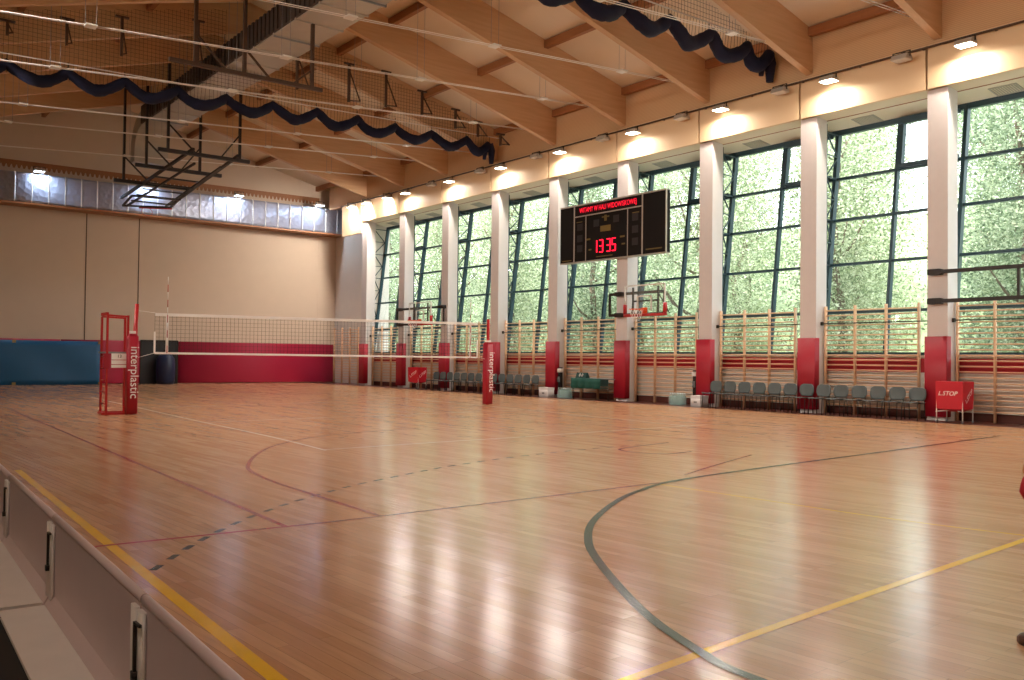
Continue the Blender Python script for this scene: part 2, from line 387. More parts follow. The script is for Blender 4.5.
# ------------------------------------------------------------------ windows (leaning glazing)
TR = [2.72, 4.04, 5.285, 6.46]
def bar_lean(mb, y, z0, z1, w, dep): 
    mb.add([(gx(z)+dx, y+dy, z) for z in (z0, z1) for dx, dy in ((-dep,-w/2),(.04,-w/2),(.04,w/2),(-dep,w/2))],
           [(0,3,2,1),(4,5,6,7),(0,1,5,4),(1,2,6,5),(2,3,7,6),(3,0,4,7)])
wn = 1
for k in range(-4, 8):
    ya, yb = Y0+k*D+.13, Y0+(k+1)*D+.13
    if k == 7: yb = YE-.13
    fr = MB()
    ys = [ya, (ya+yb)/2, yb]
    for z in TR: fr.box((gx(z)-.09, ya, z-.035), (gx(z)+.04, yb, z+.035))
    fr.box((gx(SILL)-.09, ya, SILL), (gx(SILL)+.04, yb, SILL+.07)); fr.box((gx(HEAD)-.1, ya, HEAD-.08), (gx(HEAD)+.04, yb, HEAD+.09))
    bar_lean(fr, ya+.03, SILL, HEAD, .10, .12); bar_lean(fr, ys[1], SILL, HEAD, .08, .10)
    if k == 7: bar_lean(fr, yb-.04, SILL, HEAD, .08, .10)
    w = struct(fr.build('window_%d' % wn, M_frame)); wn += 1
    if k >= -1:
        o = MB()   # heavier opening sash in the top light
        for (y_, z0, z1) in ((ys[1]-.02, TR[3], HEAD), (ya+.42*D, TR[3], HEAD)):
            pass
        ysl = ys[1]-.05; ysr = ya+.16
        o.box((gx(7.1)-.16, ysr, HEAD-.16), (gx(7.1)-.02, ysl, HEAD-.06)); o.box((gx(6.5)-.14, ysr, TR[3]+.02), (gx(6.5)-.02, ysl, TR[3]+.13))
        o.add([(gx(z)+dx, ysl+dy, z) for z in (TR[3], HEAD-.06) for dx, dy in ((-.14,-.1),(.02,-.1),(.02,.02),(-.14,.02))], [(0,3,2,1),(4,5,6,7),(0,1,5,4),(1,2,6,5),(2,3,7,6),(3,0,4,7)])
        o.build('opening_sash', M_frame, w)
    g = MB()
    zz = [SILL+.02]+TR+[HEAD]
    for i in range(5):
        for j in range(2):
            a, b = zz[i], zz[i+1]
            g.add([(gx(a),ys[j],a),(gx(a),ys[j+1],a),(gx(b),ys[j+1],b),(gx(b),ys[j],b)], [(0,1,2,3)])
    g.build('glass_panes', M_glass, w)
    if k >= 0:   # lattice bracing between the post behind the column and the glazing
        t = MB(); yl = yb+.0
        zs = [SILL+.1]+TR+[HEAD-.1]
        t.bar((21.9, yl-.08, SILL+.05), (21.9, yl-.08, HEAD+.1), .05, .05)
        for i in range(5):
            zm = (zs[i]+zs[i+1])/2; g = lambda z: (gx(z)-.1, yl-.02, z); c = lambda z: (21.9, yl-.08, z)
            t.bar(c(zs[i+1]), g(zs[i+1]), .03, .03); t.bar(c(zm), g(zm), .025, .025)
            t.bar(c(zs[i]), g(zm), .03, .03); t.bar(g(zm), c(zs[i+1]), .03, .03)
        t.build('lattice_bracing', M_frame, w)

# ------------------------------------------------------------------ columns with crimson pads
t = thing('column', 'x', 'column', (21.385, Y0, 0), group='padded columns along the window wall')
MB().box((0,0,0), (.475,CW,8.0)).build('shaft', M_column, t)
MB().rbox((-.10,-.025,.1), (.13,CW+.025,2.02), .025, 2, 3).build('pad', M_redpad, t)
col0 = t
for i, k in enumerate((-1, -2, -3)):
    dup(col0, (21.385, Y0+k*D, 0), 'pale padded column beyond the right edge of the view, %s past the nearest column' % ORD[i])
for k in range(9):
    where = 'nearest the camera' if k == 0 else ('farthest away, by the end wall' if k == 8 else ORD[k]+' from the right')
    lab = 'pale square column with crimson pad around its foot, %s of the nine' % where
    if k == 0: t['label'] = lab
    else: dup(col0, (21.385, Y0+k*D, 0), lab)

# ------------------------------------------------------------------ glulam beams, purlins
bm_ = MB(); xs = [1.07, RIDGE, 21.4]
poly = [(1.07,bz(1.07)),(RIDGE,bz(RIDGE)),(21.4,bz(21.4)),(21.4,dz(21.4)),(RIDGE,dz(RIDGE)),(1.07,dz(1.07))]
bm_.prism(poly, -.1, .1, 1)
b0 = bm_.build('roof_beam', M_glulam)
for k in range(-3, 9):
    o = b0 if k == -3 else b0.copy()
    if k > -3: C.objects.link(o)
    o.location = (0, Y0+.25+k*D, 0)
    rel = 'landing above the %s padded column from the right' % ORD[k] if k >= 0 else 'over the near end of the hall, %s before the nearest column' % ORD[-k-1]
    tag(o, 'wide pitched glulam roof beam '+rel, 'beam', 'glulam roof beams')
pn = 0
for x in (21.25, 17.9, 14.4, 8.0, 4.5, 1.25):
    for k in range(-1, 9):
        ya = Y0+.36+k*D; yb = Y0+.14+(k+1)*D if k < 8 else YF
        side = 'at the window wall' if x > 21 else ('high on the right slope' if x == 14.4 else ('low on the right slope' if x == 17.9 else ('high on the left slope' if x == 8.0 else ('low on the left slope' if x == 4.5 else 'at the left wall'))))
        o = MB().box((x-.08, ya, dz(x)-.26), (x+.08, yb, dz(x)-.025)).build('purlin', M_purlin)
        bay = '%s and %s beams' % (ORD[k], ORD[k+1]) if 0 <= k < 8 else ('near end and first beam' if k < 0 else 'last beam and end wall')
        tag(o, 'brown timber purlin %s between %s' % (side, bay), 'purlin', 'roof purlins'); pn += 1

# ------------------------------------------------------------------ ducts
t = thing('ventilation_duct', 'long rectangular sheet metal duct hanging under the roof ridge', 'duct', (11.2, 0, 10.75))
MB().box((-.7, YB+.5, 0), (.7, 38.5, .62)).build('duct_body', M_duct, t)
m = MB(); m.box((-.76,YB+.5,.03),(-.70,38.3,.74))
for i in range(130): m.box((-.80,-1.5+i*.3,.03),(-.76,-1.38+i*.3,.74))
m.build('shaded_side', M_ductshade, t)  # ribbed left face, painted dark because no light reaches it
for i, y in enumerate([y*1.5+1 for y in range(0, 25)]):
    MB().box((-.74, y-.03, -.035), (.74, y+.03, .66)).build('flange', M_duct, t)
el = MB(); pr = []
for i in range(7):
    a = PI/2*i/6; pr.append((38.5+.9*math.sin(a), -.9+.9*math.cos(a)))
outer = [(38.5+1.52*math.sin(PI/2*i/6), -.9+1.52*math.cos(PI/2*i/6)) for i in range(6,-1,-1)]
el.prism(pr+outer, -.68, .68, 0); el.box((-.68,39.4,-1.3), (.68,40.02,-.9)); el.build('elbow', M_duct, t)
for y in range(1, 40, 4): 
    h = MB(); h.bar((-.72,y,-.05),(.72,y,-.05),.05,.05)
    for s in (-1,1): h.bar((s*.72,y,-.05),(s*.72,y,dz(RIDGE+.72)-10.75),.02,.02)
    h.build('hanger', M_grey, t)
t = thing('ventilation_duct', 'silver foil wrapped duct running along the top of the end wall', 'duct', (0, 43.6, 7.83))
MB().rbox((1.2, .0, .06), (22.38, .95, 1.36), .12, 0, 4).build('duct_body', M_foil, t)
for i in range(32): 
    x = 1.5+i*.66; MB().rbox((x-.02,-.015,.045),(x+.02,.965,1.375),.12,0,4).build('seam_glint', M_whitemetal, t)  # white strips stand in for reflections along the foil seams
MB().box((1.1,-.02,-.02), (22.4,.98,.06)).build('ledge', M_purlin, t)
pt = MB()
for i in range(100):
    x = 1.2+i*.2; pt.add([(x,YF-.02,9.65),(x+.05,YF-.02,9.5),(x+.12,YF-.02,9.5),(x+.17,YF-.02,9.65),(x,YF+.02,9.65),(x+.05,YF+.02,9.5),(x+.12,YF+.02,9.5),(x+.17,YF+.02,9.65)],[(3,2,1,0),(4,5,6,7),(0,1,5,4),(1,2,6,5),(2,3,7,6)])
pt.box((1.1,YF-.02,9.65),(21.4,YF+.02,9.85)); struct(pt.build('trim_%d' % n_tr, M_purlin)); n_tr += 1

# ------------------------------------------------------------------ soffit vents
v = MB().box((-.25,-.3,0), (.25,.3,.02)); vent = thing('soffit_vent','x','vent',(22.35, 13.34, 7.885),group='vents in the soffit')
f_ = MB(); 
for a, b in (((-.27,-.32,0),(.27,-.28,.03)),((-.27,.28,0),(.27,.32,.03)),((-.27,-.28,0),(-.23,.28,.03)),((.23,-.28,0),(.27,.28,.03))): f_.box(a,b)
f_.build('vent_frame', M_vent, vent)
sl = MB()
for i in range(9): sl.box((-.23,-.26+i*.06,.005),(.23,-.23+i*.06,.025))
sl.build('louvre', M_vent, vent); vent.rotation_euler = (0,R(7.6),0)
for k in range(0, 8):
    y = 13.34-.1+k*D*1.04 if k < 3 else 13.34+k*D
    lab = 'small grey square vent in the soffit just past the %s column from the right' % ORD[k]
    if k == 0: vent['label'] = lab
    else: dup(vent, (22.35, y, 7.885), lab)
dup(vent, (22.35, 9.75, 7.885), 'small grey square vent in the soffit at the right edge')

# ------------------------------------------------------------------ lamp rail and floodlights
rail = MB().tube([(21.24, YB+.1, 9.02), (21.24, 41.7, 9.02)], .03, 6)
for k in range(0, 26): rail.box((21.22, 1+k*1.7, 9.0),(21.34, 1.05+k*1.7, 9.04))
tag(rail.build('lamp_rail', M_bronze), 'long thin brown rail above the window fascia carrying the floodlights', 'rail')
def flood(loc, label, lit, power, cool=False, rz=0, tilt=R(36), spread=PI):
    t = thing('wall_lamp', label, 'lamp', loc, rz, 'floodlights above the window fascia' if not cool else 'floodlights above the foil duct')
    b = MB().prism([(-.16,.0),(.16,.0),(.11,.12),(-.11,.12)], -.2, .2, 1); b.build('housing', M_lampbody, t)
    MB().box((-.15,-.185,-.012),(.15,.185,.004)).build('lamp_glass', (M_lampcool if cool else M_lamp) if lit else M_lampoff, t)
    br = MB(); br.bar((0,-.22,.06),(0,-.22,.2),.03,.015); br.bar((0,.22,.06),(0,.22,.2),.03,.015); br.bar((0,-.23,.2),(0,.23,.2),.03,.02); br.bar((0,0,.2),(.2,0,.22),.03,.03)
    br.build('bracket', M_steel, t)
    if lit:
        l = bpy.data.lights.new('flood_light', 'AREA'); l.shape = 'RECTANGLE'; l.size = .28; l.size_y = .36
        l.energy = power; l.spread = spread; l.color = (.62,.80,1) if cool else (1,.90,.78)
        lo = bpy.data.objects.new('flood_beam', l); link(lo, t); lo.location = (0,0,-.03); lo.rotation_euler = (0,tilt,0)
    return t
P_F, P_FAR, P_LEFT = 180, 45, 200
lit = [(40.2,9),(38.7,8),(36.7,7.5),(35.1,7),(31.56,6),(27.98,5),(24.48,4),(20.84,3),(17.24,2),(13.66,1),(10.09,0)]
names = {40.2:'in the far corner beside the foil duct',38.7:'second from the far corner',36.7:'third from the far corner',35.1:'fourth from the far corner'}
for y, k in lit:
    lab = 'lit floodlight on the fascia rail '+names.get(y, 'just before the %s column from the right' % ORD[int(k)])
    flood((21.03, y, 8.76), lab, True, P_F*(1.2 if y > 36 else 1), False, -PI/2 if y > 36 else 0, R(50) if y > 36 else R(24))
for i, y in enumerate((11.65,15.18,18.75,22.26,25.81,29.35,32.95)):
    flood((21.03, y, 8.80), 'unlit floodlight on the fascia rail past the %s column from the right' % ORD[i], False, 0)
for i, x in enumerate((7.65,12.3,16.48,20.79)):
    flood((x, 43.25, 9.22), 'bright cool floodlight above the foil duct, %s from the left' % ORD[i], True, P_FAR, True, PI/2, R(-8))
for i, y in enumerate((2.6, 6.2)):
    flood((21.03, y, 8.76), 'lit floodlight on the fascia rail beyond the right edge, %s' % ('nearer' if i else 'farther'), True, P_F)

for i in range(8):  # out-of-view floods added as fill to brighten the hall
    flood((1.45, 2.9+i*D, 8.76), 'added fill floodlight on the unseen left fascia, %s from the near end' % ORD[i], True, P_LEFT, False, PI, R(62), R(115))
for i, y in enumerate((.6, 4.6)):  # two extra unseen lamps, added to lighten the near rink boards
    flood((-1.6, y, 7.76), 'added floodlight under the low side ceiling behind the rink boards, %s from the near end' % ORD[i], True, 45, False, PI, R(10))
# ------------------------------------------------------------------ suspended cables of the ceiling nets
def cable(y, xa, xb, label):
    t = thing('net_cable', label, 'cable', (0, y, 0), group='twin cables under the roof')
    zc = lambda x: 8.55+.0605*x
    for dy in (-.05, .05): MB().tube([(xa,dy,zc(xa)),(xb,dy,zc(xb))], .012, 5).build('wire_rope', M_whitecord, t)
    for x in (4.9, 9.6, 13.7, 18.25):
        MB().box((x-.12,-.13,zc(x)-.02),(x+.12,.13,zc(x)+.02)).build('clamp_plate', M_whitemetal, t)
        h = MB()
        for s in (-.12,.12): h.tube([(x+s,0,zc(x)),(x+s,0,dz(x))], .006, 4)
        h.build('hanger_wire', M_grey, t)
    return t
for i, yy in enumerate((11.4, 14.6, 18.53, 22.1, 25.9, 30.4, 33.0, 37.1)):
    cable(yy, 1.1, 21.35, 'pale twin cable hung below the roof across the hall, %s from the near end' % ORD[i])

# ------------------------------------------------------------------ rolled divider nets (navy, hanging in scallops)
def curtain(y, peaks, xlast, label, rad, tail, drop, first=1.55):
    t = thing('divider_net', label, 'net', (0, y, 0), group='rolled divider nets')
    top = lambda x: peaks(x)
    xs = [xlast]; x = xlast-first
    while x > 1.6: xs.append(x); x -= 1.55
    pts = []
    for i in range(len(xs)-1):
        a, b = xs[i], xs[i+1]
        for k in range(16):
            u = k/16; xx = a+(b-a)*u
            pts.append((xx, .06*math.sin(xx*5), top(xx)-drop*(1-abs(2*u-1)**1.7)))
    pts.append((xs[-1], 0, top(xs[-1])))
    rs = [rad*(.88+.24*(1-abs(2*((i % 16)/16)-1)))*(1+.05*math.sin(i*1.3)+.04*math.sin(i*2.9)) for i in range(len(pts))]
    m = MB().tube(pts, rs, 16); 
    m.tube([(xlast,0,top(xlast)),(xlast+.12,0,top(xlast)-.25),(xlast+.12,.02,top(xlast)-tail)], [rad,rad*.9,rad*.55], 10)
    m.tube([(xlast,0.05,top(xlast)-.1),(xlast-.12,.1,top(xlast)-.3),(xlast-.16,.1,top(xlast)-tail*.8)], [rad*.8,rad*.6,rad*.4], 8)
    m.build('net_roll', M_navy, t)
    c = MB().tube([(1.1,0,top(1.1)+.3),(21.33,0,top(21.35)+.3)], .02, 5); c.build('carrier_cable', M_whitecord, t)
    st = MB()
    for x in xs: st.tube([(x,0,top(x)),(x,0,top(x)+.3)], .012, 4)
    st.build('lifting_strap', M_steel, t)
    nm = MB()     # loose mesh gathered above the roll
    for x in [xs[-1]+i*.12 for i in range(int((xs[0]-xs[-1])/.12))]:
        nm.tube([(x,0,top(x)+.28),(x+.03*math.sin(x*9),.05,top(x)-.25)], .006, 3, cap=False)
    nm.build('loose_mesh', M_steel, t)
    um = MB()     # fixed mesh between the roof and the roll
    for i in range(int((xlast-1.3)/.12)):
        x = 1.3+i*.12; um.bar((x,.03,top(x)+.3),(x,.03,10.65 if 10.35 < x < 12.05 else dz(x)-.3),.006,.006)
    for j in range(27):
        z = top(12)+.3+j*.12
        if z < dz(RIDGE)-.1:
            dx = max(0,(dz(xlast)-.05-z))
            xa = max(1.3, 2*RIDGE-21.4+(z+.05-10.42)/.25); xb = min(xlast, 21.4-(z+.05-10.42)/.25)
            xa += .9; xb -= .9
            if z < 10.68:
                if xb > xa: um.bar((xa,.03,z),(xb,.03,z),.006,.006)
            else:
                if xa < 10.3: um.bar((xa,.03,z),(10.3,.03,z),.006,.006)
                if xb > 12.05: um.bar((12.05,.03,z),(xb,.03,z),.006,.006)
    um.build('upper_mesh', M_cord, t)
    return t
curtain(28.36, lambda x: 9.72 if x > 14 else 9.72-.03*(14-x), 20.75, 'rolled navy divider net hanging in scallops across the far third of the hall', .16, .75, .38, 1.1)
curtain(15.6, lambda x: 9.98, 21.05, 'rolled navy divider net hanging in scallops at the upper right', .18, .75, .40, .95)

# hanging brackets carrying the far divider net
def bracket(x, y, z0, z1, label, side=.42):
    t = thing('roof_bracket', label, 'bracket', (x, y, z0), group='steel brackets under the roof')
    h = z1-z0
    MB().bar((0,0,0),(0,0,h),.07,.07).build('post', M_bronze, t)
    MB().bar((-.18*1,0,h),(.18,0,h),.07,.05).build('top_plate', M_bronze, t)
    m = MB(); m.bar((0,0,h*.85),(side,0,.08),.035,.035); m.bar((0,0,.05),(side,0,.1),.035,.035); m.build('brace', M_bronze, t)
for i, (x, z0) in enumerate(((3.87,9.62),(5.28,9.66),(6.68,9.68),(8.79,9.92),(11.9,9.75),(13.7,9.68),(15.08,9.76),(16.5,9.75),(17.9,9.5),(18.88,9.36),(19.9,9.2))):
    yy = 26.5
    bracket(x, yy, z0, dz(x)-.0 if False else min(bz(x), z0+1.25)+.0, 'slim brown steel bracket hanging beside the far divider net, %s from the left' % ORD[i], .13 if i < 4 else .42)

# ------------------------------------------------------------------ folded ceiling backboards
def beam_x(mb, y, xa, xb, z, w=.12): mb.bar((xa,y,z),(xb,y,z),w,w)
t = thing('folding_basket_frame', 'dark steel folded basketball frame hanging from the roof in front of the foil duct', 'basketball frame', (11, 36, 8.9))
O = Vector((11,36,8.9))
def L_(p): return tuple(Vector(p)-O)
for y, xa, xb, z, hx in ((34.0,9.9,13.34,8.9,(10.25,12.95)),(36.0,9.65,12.97,8.62,(10.05,12.1)),(38.0,9.39,12.5,8.3,(9.75,))):
    MB().bar(L_((xa,y,z)),L_((xb,y,z)),.13,.13).build('cross_beam', M_steel, t)
    for x in hx: MB().bar(L_((x,y,z)),L_((x,y,bz(x)+.5)),.09,.09).build('hanger', M_steel, t)
    m = MB(); m.bar(L_((hx[0],y,z+1.0)),L_((hx[0]+1.0,y,z+.06)),.05,.05); 
    if len(hx) > 1: m.bar(L_((hx[-1],y,z+1.0)),L_((hx[-1]-.7,y,z+.06)),.05,.05)
    m.bar(L_((hx[0],y,z+.06)),L_((hx[-1]+.05,y,z+.06)),.03,.03); m.build('brace', M_steel, t)
for xa, xb in ((11.05,10.2),(12.75,12.3)):
    MB().bar(L_((xa,33.6,9.0)),L_((xb,40.0,7.95)),.1,.1).build('folded_arm', M_steel, t)
m = MB(); m.bar(L_((11.3,34.2,8.6)),L_((10.6,40.6,7.75)),.07,.07); m.bar(L_((12.3,34.2,8.6)),L_((12.2,40.6,7.9)),.07,.07)
for i in range(5): m.bar(L_((10.5,36.5+i*.8,8.35-i*.13)),L_((12.3,36.5+i*.8,8.35-i*.13)),.06,.06)
m.build('strut_grid', M_steel, t)
bb = MB(); 
for a, b in (((10.4,39.2,7.95),(12.3,39.2,8.0)),((10.4,40.6,7.72),(12.4,40.6,7.86)),((10.4,39.2,7.95),(10.4,40.6,7.72)),((12.3,39.2,8.0),(12.4,40.6,7.86))): bb.bar(L_(a),L_(b),.07,.07)
bb.build('backboard_frame', M_steel, t)
MB().box(L_((10.5,39.25,7.86)),L_((12.25,40.5,7.875))).build('backboard', M_acrylic, t)
MB().bar(L_((11.1,40.7,7.72)),L_((12.5,40.7,7.82)),.07,.05).build('red_edge_pad', M_redpaint, t)
ring = [(11.5+.225*math.cos(a)-11, 40.95-36+.225*math.sin(a)*.5, 7.62-8.9+.2*math.sin(a)) for a in [2*PI*i/20 for i in range(20)]]
MB().tube(ring, .012, 6, True).build('hoop', M_redpaint, t)
t = thing('folding_basket_frame', 'dark hanging cross beam of a basketball frame under the ridge duct', 'basketball frame', (9, 23.4, 8.88))
O = Vector((9,23.4,8.88))
MB().bar(L_((7.04,23.4,8.88)),L_((11.26,23.4,8.88)),.1,.1).build('cross_beam', M_bronze, t)
for x in (7.7, 9.0, 10.95): MB().bar(L_((x,23.4,8.88)),L_((x,23.4,min(bz(x)+.6, 10.69 if 10.3 < x < 12.0 else 99))),.09,.09).build('hanger', M_bronze, t)
m = MB(); m.bar(L_((7.7,23.4,9.7)),L_((8.5,23.4,8.92)),.05,.05); m.bar(L_((9.0,23.4,9.6)),L_((9.7,23.4,8.92)),.05,.05); m.bar(L_((10.95,23.4,9.4)),L_((10.4,23.4,8.92)),.04,.04); m.build('brace', M_bronze, t)

# ------------------------------------------------------------------ wall bars
t = thing('wall_bars', 'x', 'wall bars', (21.75, 0, 0), group='wall bars between the padded columns')
for j in range(4):
    MB().rbox((-.045,.9+j*.87-.025,0),(.045,.9+j*.87+.025,2.88),.012,2,2).build('upright', M_pine, t)
for i in range(20):
    z = .25+i*.132
    MB().tube([(0,.9,z),(0,.9+3*.87,z)], .018, 8).build('rung', M_pine, t)
wb0 = t; t.location = (21.75, Y0, 0)
for k in range(-1, 9):
    if k == -1: lab = 'varnished wall bars at the right edge, beyond the nearest padded column'
    elif k == 8: lab = 'varnished wall bars in the far corner past the last column'
    else: lab = 'varnished wall bars between the %s and %s padded columns from the right' % (ORD[k], ORD[k+1])
    if k == 0: t['label'] = lab; continue
    c = dup(wb0, (21.75, Y0+k*D+(.55 if k == 8 else 0), 0), lab)
for k in range(-1, 8):
    r = thing('tension_rod', '', 'rod', (21.62, Y0+k*D+CW, 2.41), group='dark rods across the bays')
    r['label'] = 'thin dark rod across the wall bars beside the %s column from the right' % ORD[k] if k >= 0 else 'thin dark rod across the wall bars at the right edge'
    MB().tube([(0,0.04,0),(0,D-CW-.04,0)], .016, 6).build('rod', M_steel, r)
    MB().rbox((-.035,0,-.05),(.035,.06,.05),.015,1,2).build('hook', M_steel, r); MB().rbox((-.035,D-CW-.06,-.05),(.035,D-CW,.05),.015,1,2).build('hook', M_steel, r)

# ------------------------------------------------------------------ end wall pads, blue mat, doorway
def pad(xa, xb, label):
    t = MB().rbox((xa,0,.03),(xb,.1,2.03),.03,0,3); o = t.build('wall_pad', M_pinkpad, None, (0, YF-.1, 0)); tag(o, label, 'wall pad', 'red pads on the end wall')
pad(8.9, 12.3, 'raspberry red wall pad between the blue mat and the dark doorway')
pad(14.09, 22.3, 'long raspberry red wall pad right of the dark doorway')
pad(2.0, 8.86, 'raspberry red wall pad behind the leaning blue mat')
bl = MB(); nx = 24
for i in range(nx+1):
    for j in range(9):
        x = 4.4+6.13*i/nx; z = 1.95*j/8
        bl.v.append((x, -.16-.12*(1-j/8)+.02*math.sin(x*2.1+j*.6), z))
for i in range(nx):
    for j in range(8): bl.f.append((i*9+j,(i+1)*9+j,(i+1)*9+j+1,i*9+j+1)); bl.sm.append(True)
n0 = len(bl.v)
mt = thing('landing_mat', 'large teal blue gym mat leaning against the end wall at left', 'mat', (0, YF-.12, 0))
o = bl.build('mat_cover', M_blue, mt); so = o.modifiers.new('thick','SOLIDIFY'); so.thickness = .1; so.offset = 1
st = MB(); 
for x in (6.95, 10.43): st.box((x-.04,-.30,1.84),(x+.1,-.1,1.97)); st.box((x-.04,-.42,.02),(x+.1,-.26,.12))
st.build('corner_tab', mat('tan_webbing','#a08a5c',.8), mt)
d = struct(MB().box((12.31,YF-.08,0),(14.06,YF-.01,2.04)).build('door_1', M_door))
m = MB(); m.box((12.31,YF-.12,0),(12.37,YF-.06,2.06)); m.box((14.0,YF-.12,0),(14.06,YF-.06,2.06)); m.box((12.31,YF-.12,2.0),(14.06,YF-.06,2.08)); m.box((13.17,YF-.11,0),(13.2,YF-.06,2.0)); m.build('door_frame', M_steel, d)
MB().box((13.26,YF-.14,.95),(13.29,YF-.06,1.1)).build('door_handle', M_grey, d)
br = thing('ball_bag', 'dark blue padded bag standing in front of the dark doorway', 'bag', (13.35, YF-.55, 0))
MB().lathe([(0,0),(.36,.0),(.42,.15),(.43,.7),(.4,1.2),(.25,1.42),(.08,1.5),(0,1.5)], n=20).build('bag_body', mat('dark_blue_nylon','#0c1c40',.5,var=.25,scale=8,bump=.3), br)
MB().tube([(.08,-.02,1.48),(.14,-.2,1.6),(-.14,-.2,1.6),(-.08,-.02,1.48)], .02, 6).build('strap', M_black, br)

# ------------------------------------------------------------------ volleyball: net, posts, umpire stand
XA, XB_, YN = 6.5, 15.5, 21.84
ztop = lambda x: 2.36+(x-XA)/(XB_-XA)*.07
zbot = lambda x: 1.42-(x-XA)/(XB_-XA)*.02
t = thing('volleyball_net', 'volleyball net stretched across the court between the two red posts', 'net', (0, YN, 0))
m = MB()
for i in range(93):
    x = 6.36+i*.1; m.bar((x,0,zbot(x)),(x,0,ztop(x)),.0045,.0045)
for j in range(10):
    f = j/10; m.bar((6.36,0,zbot(6.36)+f*(ztop(6.36)-zbot(6.36))),(15.6,0,zbot(15.6)+f*(ztop(15.6)-zbot(15.6))),.0045,.0045)
m.build('mesh', M_cord, t)
MB().add([(6.36,-.004,ztop(6.36)-.07),(15.62,-.004,ztop(15.62)-.07),(15.62,-.004,ztop(15.62)),(6.36,-.004,ztop(6.36)),(6.36,.004,ztop(6.36)-.07),(15.62,.004,ztop(15.62)-.07),(15.62,.004,ztop(15.62)),(6.36,.004,ztop(6.36))],[(0,1,2,3),(7,6,5,4),(0,4,5,1),(2,6,7,3),(1,5,6,2),(0,3,7,4)]).build('top_tape', M_whitecord, t)
MB().bar((6.36,0,zbot(6.36)),(15.62,0,zbot(15.62)),.012,.05).build('bottom_tape', M_whitecord, t)
for x in (6.64, 15.36):
    MB().bar((x,-.008,zbot(x)),(x,-.008,ztop(x)),.012,.06, up=(1,0,0)).build('side_tape', M_whitecord, t)
    for q in range(10):
        MB().tube([(x,-.02,zbot(x)+q*.18),(x,-.02,zbot(x)+q*.18+.18)], .008, 6).build('antenna', M_whitemetal if q % 2 else M_redpaint, t)
for x in (6.36, 15.62): MB().bar((x,0,zbot(x)),(x,0,zbot(x)+.5),.02,.04,up=(1,0,0)).build('end_tape', M_whitecord, t)
for pa, pb in (((6.36,0,2.36),(5.95,0,2.4)),((6.36,0,1.42),(5.95,0,1.3)),((15.62,0,2.43),(15.98,0,2.44)),((15.62,0,1.4),(15.98,0,1.35))):
    MB().tube([pa,pb], .006, 5).build('tension_cord', M_whitecord, t)
def post(loc, label, ofs, lean=0):
    t = thing('volleyball_post', label, 'post', loc, 0, 'volleyball posts')
    MB().tube([(0,0,0),(lean,0,2.55)], .05, 12).build('tube', M_redpaint, t)
    pd_ = MB().rbox((-.12,-.12,.02),(.12,.12,1.8),.04,2,4).build('pad', M_redpad, t)
    m = MB(); m.prism([(-.10,1.8),(.10,1.8),(.07,1.86),(-.07,1.86)],-.1,.1,1); m.build('pad_collar', M_redpad, t)
    MB().box((-.06,-.07,1.86),(.06,.07,1.92)).build('strap', M_whitecord, t)
    lettering('printed_lettering', 'interplastic', .27, M_whiteprint, pd_, axes((ofs,-.1225,.97),(0,0,-1),(1,0,0)), spacing=1.0)
    return t
post((5.86, 21.84, 0), 'red padded volleyball post with white lettering beside the umpire stand', .03, .09)
post((16.02, 21.84, 0), 'red padded volleyball post with white lettering in front of the chairs', .06)
u = thing('umpire_stand', 'tall red tubular umpire stand with white panel beside the left volleyball post', 'umpire stand', (5.58, 22.0, 0))
def upost(x, y, h): MB().bar((x,y,0),(x,y,h),.045,.045).build('upright', M_redpaint, u)
upost(-.25,-.12,2.32); upost(-.24,.42,2.25); upost(.20,-.10,2.28); upost(.27,.42,2.25)
m = MB()
for i in range(5): m.tube([(-.25,-.12,.25+i*.27),(-.24,.42,.25+i*.27)], .016, 6)
m.build('ladder_rung', M_redpaint, u)
m = MB(); m.bar((-.27,-.12,2.27),(.2,-.1,2.25),.04,.04); m.bar((-.24,.42,2.25),(.27,.42,2.23),.04,.04); m.bar((-.25,-.12,2.3),(-.24,.42,2.3),.05,.07); m.build('hand_rail', M_redpaint, u)
MB().box((-.3,-.13,1.40),(.22,.44,1.44)).build('platform', M_grey, u)
m = MB(); m.bar((-.34,-.12,.03),(.24,-.1,.03),.05,.05); m.bar((-.30,.42,.03),(.27,.42,.03),.05,.05); m.bar((-.3,-.14,.03),(-.26,.44,.03),.05,.05); m.build('foot_frame', M_redpaint, u)
m = MB(); m.rbox((-.32,-.16,1.05),(-.2,-.13,1.4),.01,1,2); m.build('side_pad', M_redpad, u)
sg = MB(); sg.box((-.16,-.155,1.26),(.18,-.14,1.40)); sg.box((-.16,-.155,1.155),(.18,-.14,1.245)); sg.box((-.16,-.155,1.075),(.18,-.14,1.14)); pn_ = sg.build('white_panel', M_whiteprint, u)
lettering('panel_lettering', '13', .1, M_black, pn_, axes((.01,-.157,1.335),(1,0,0),(0,0,1)))

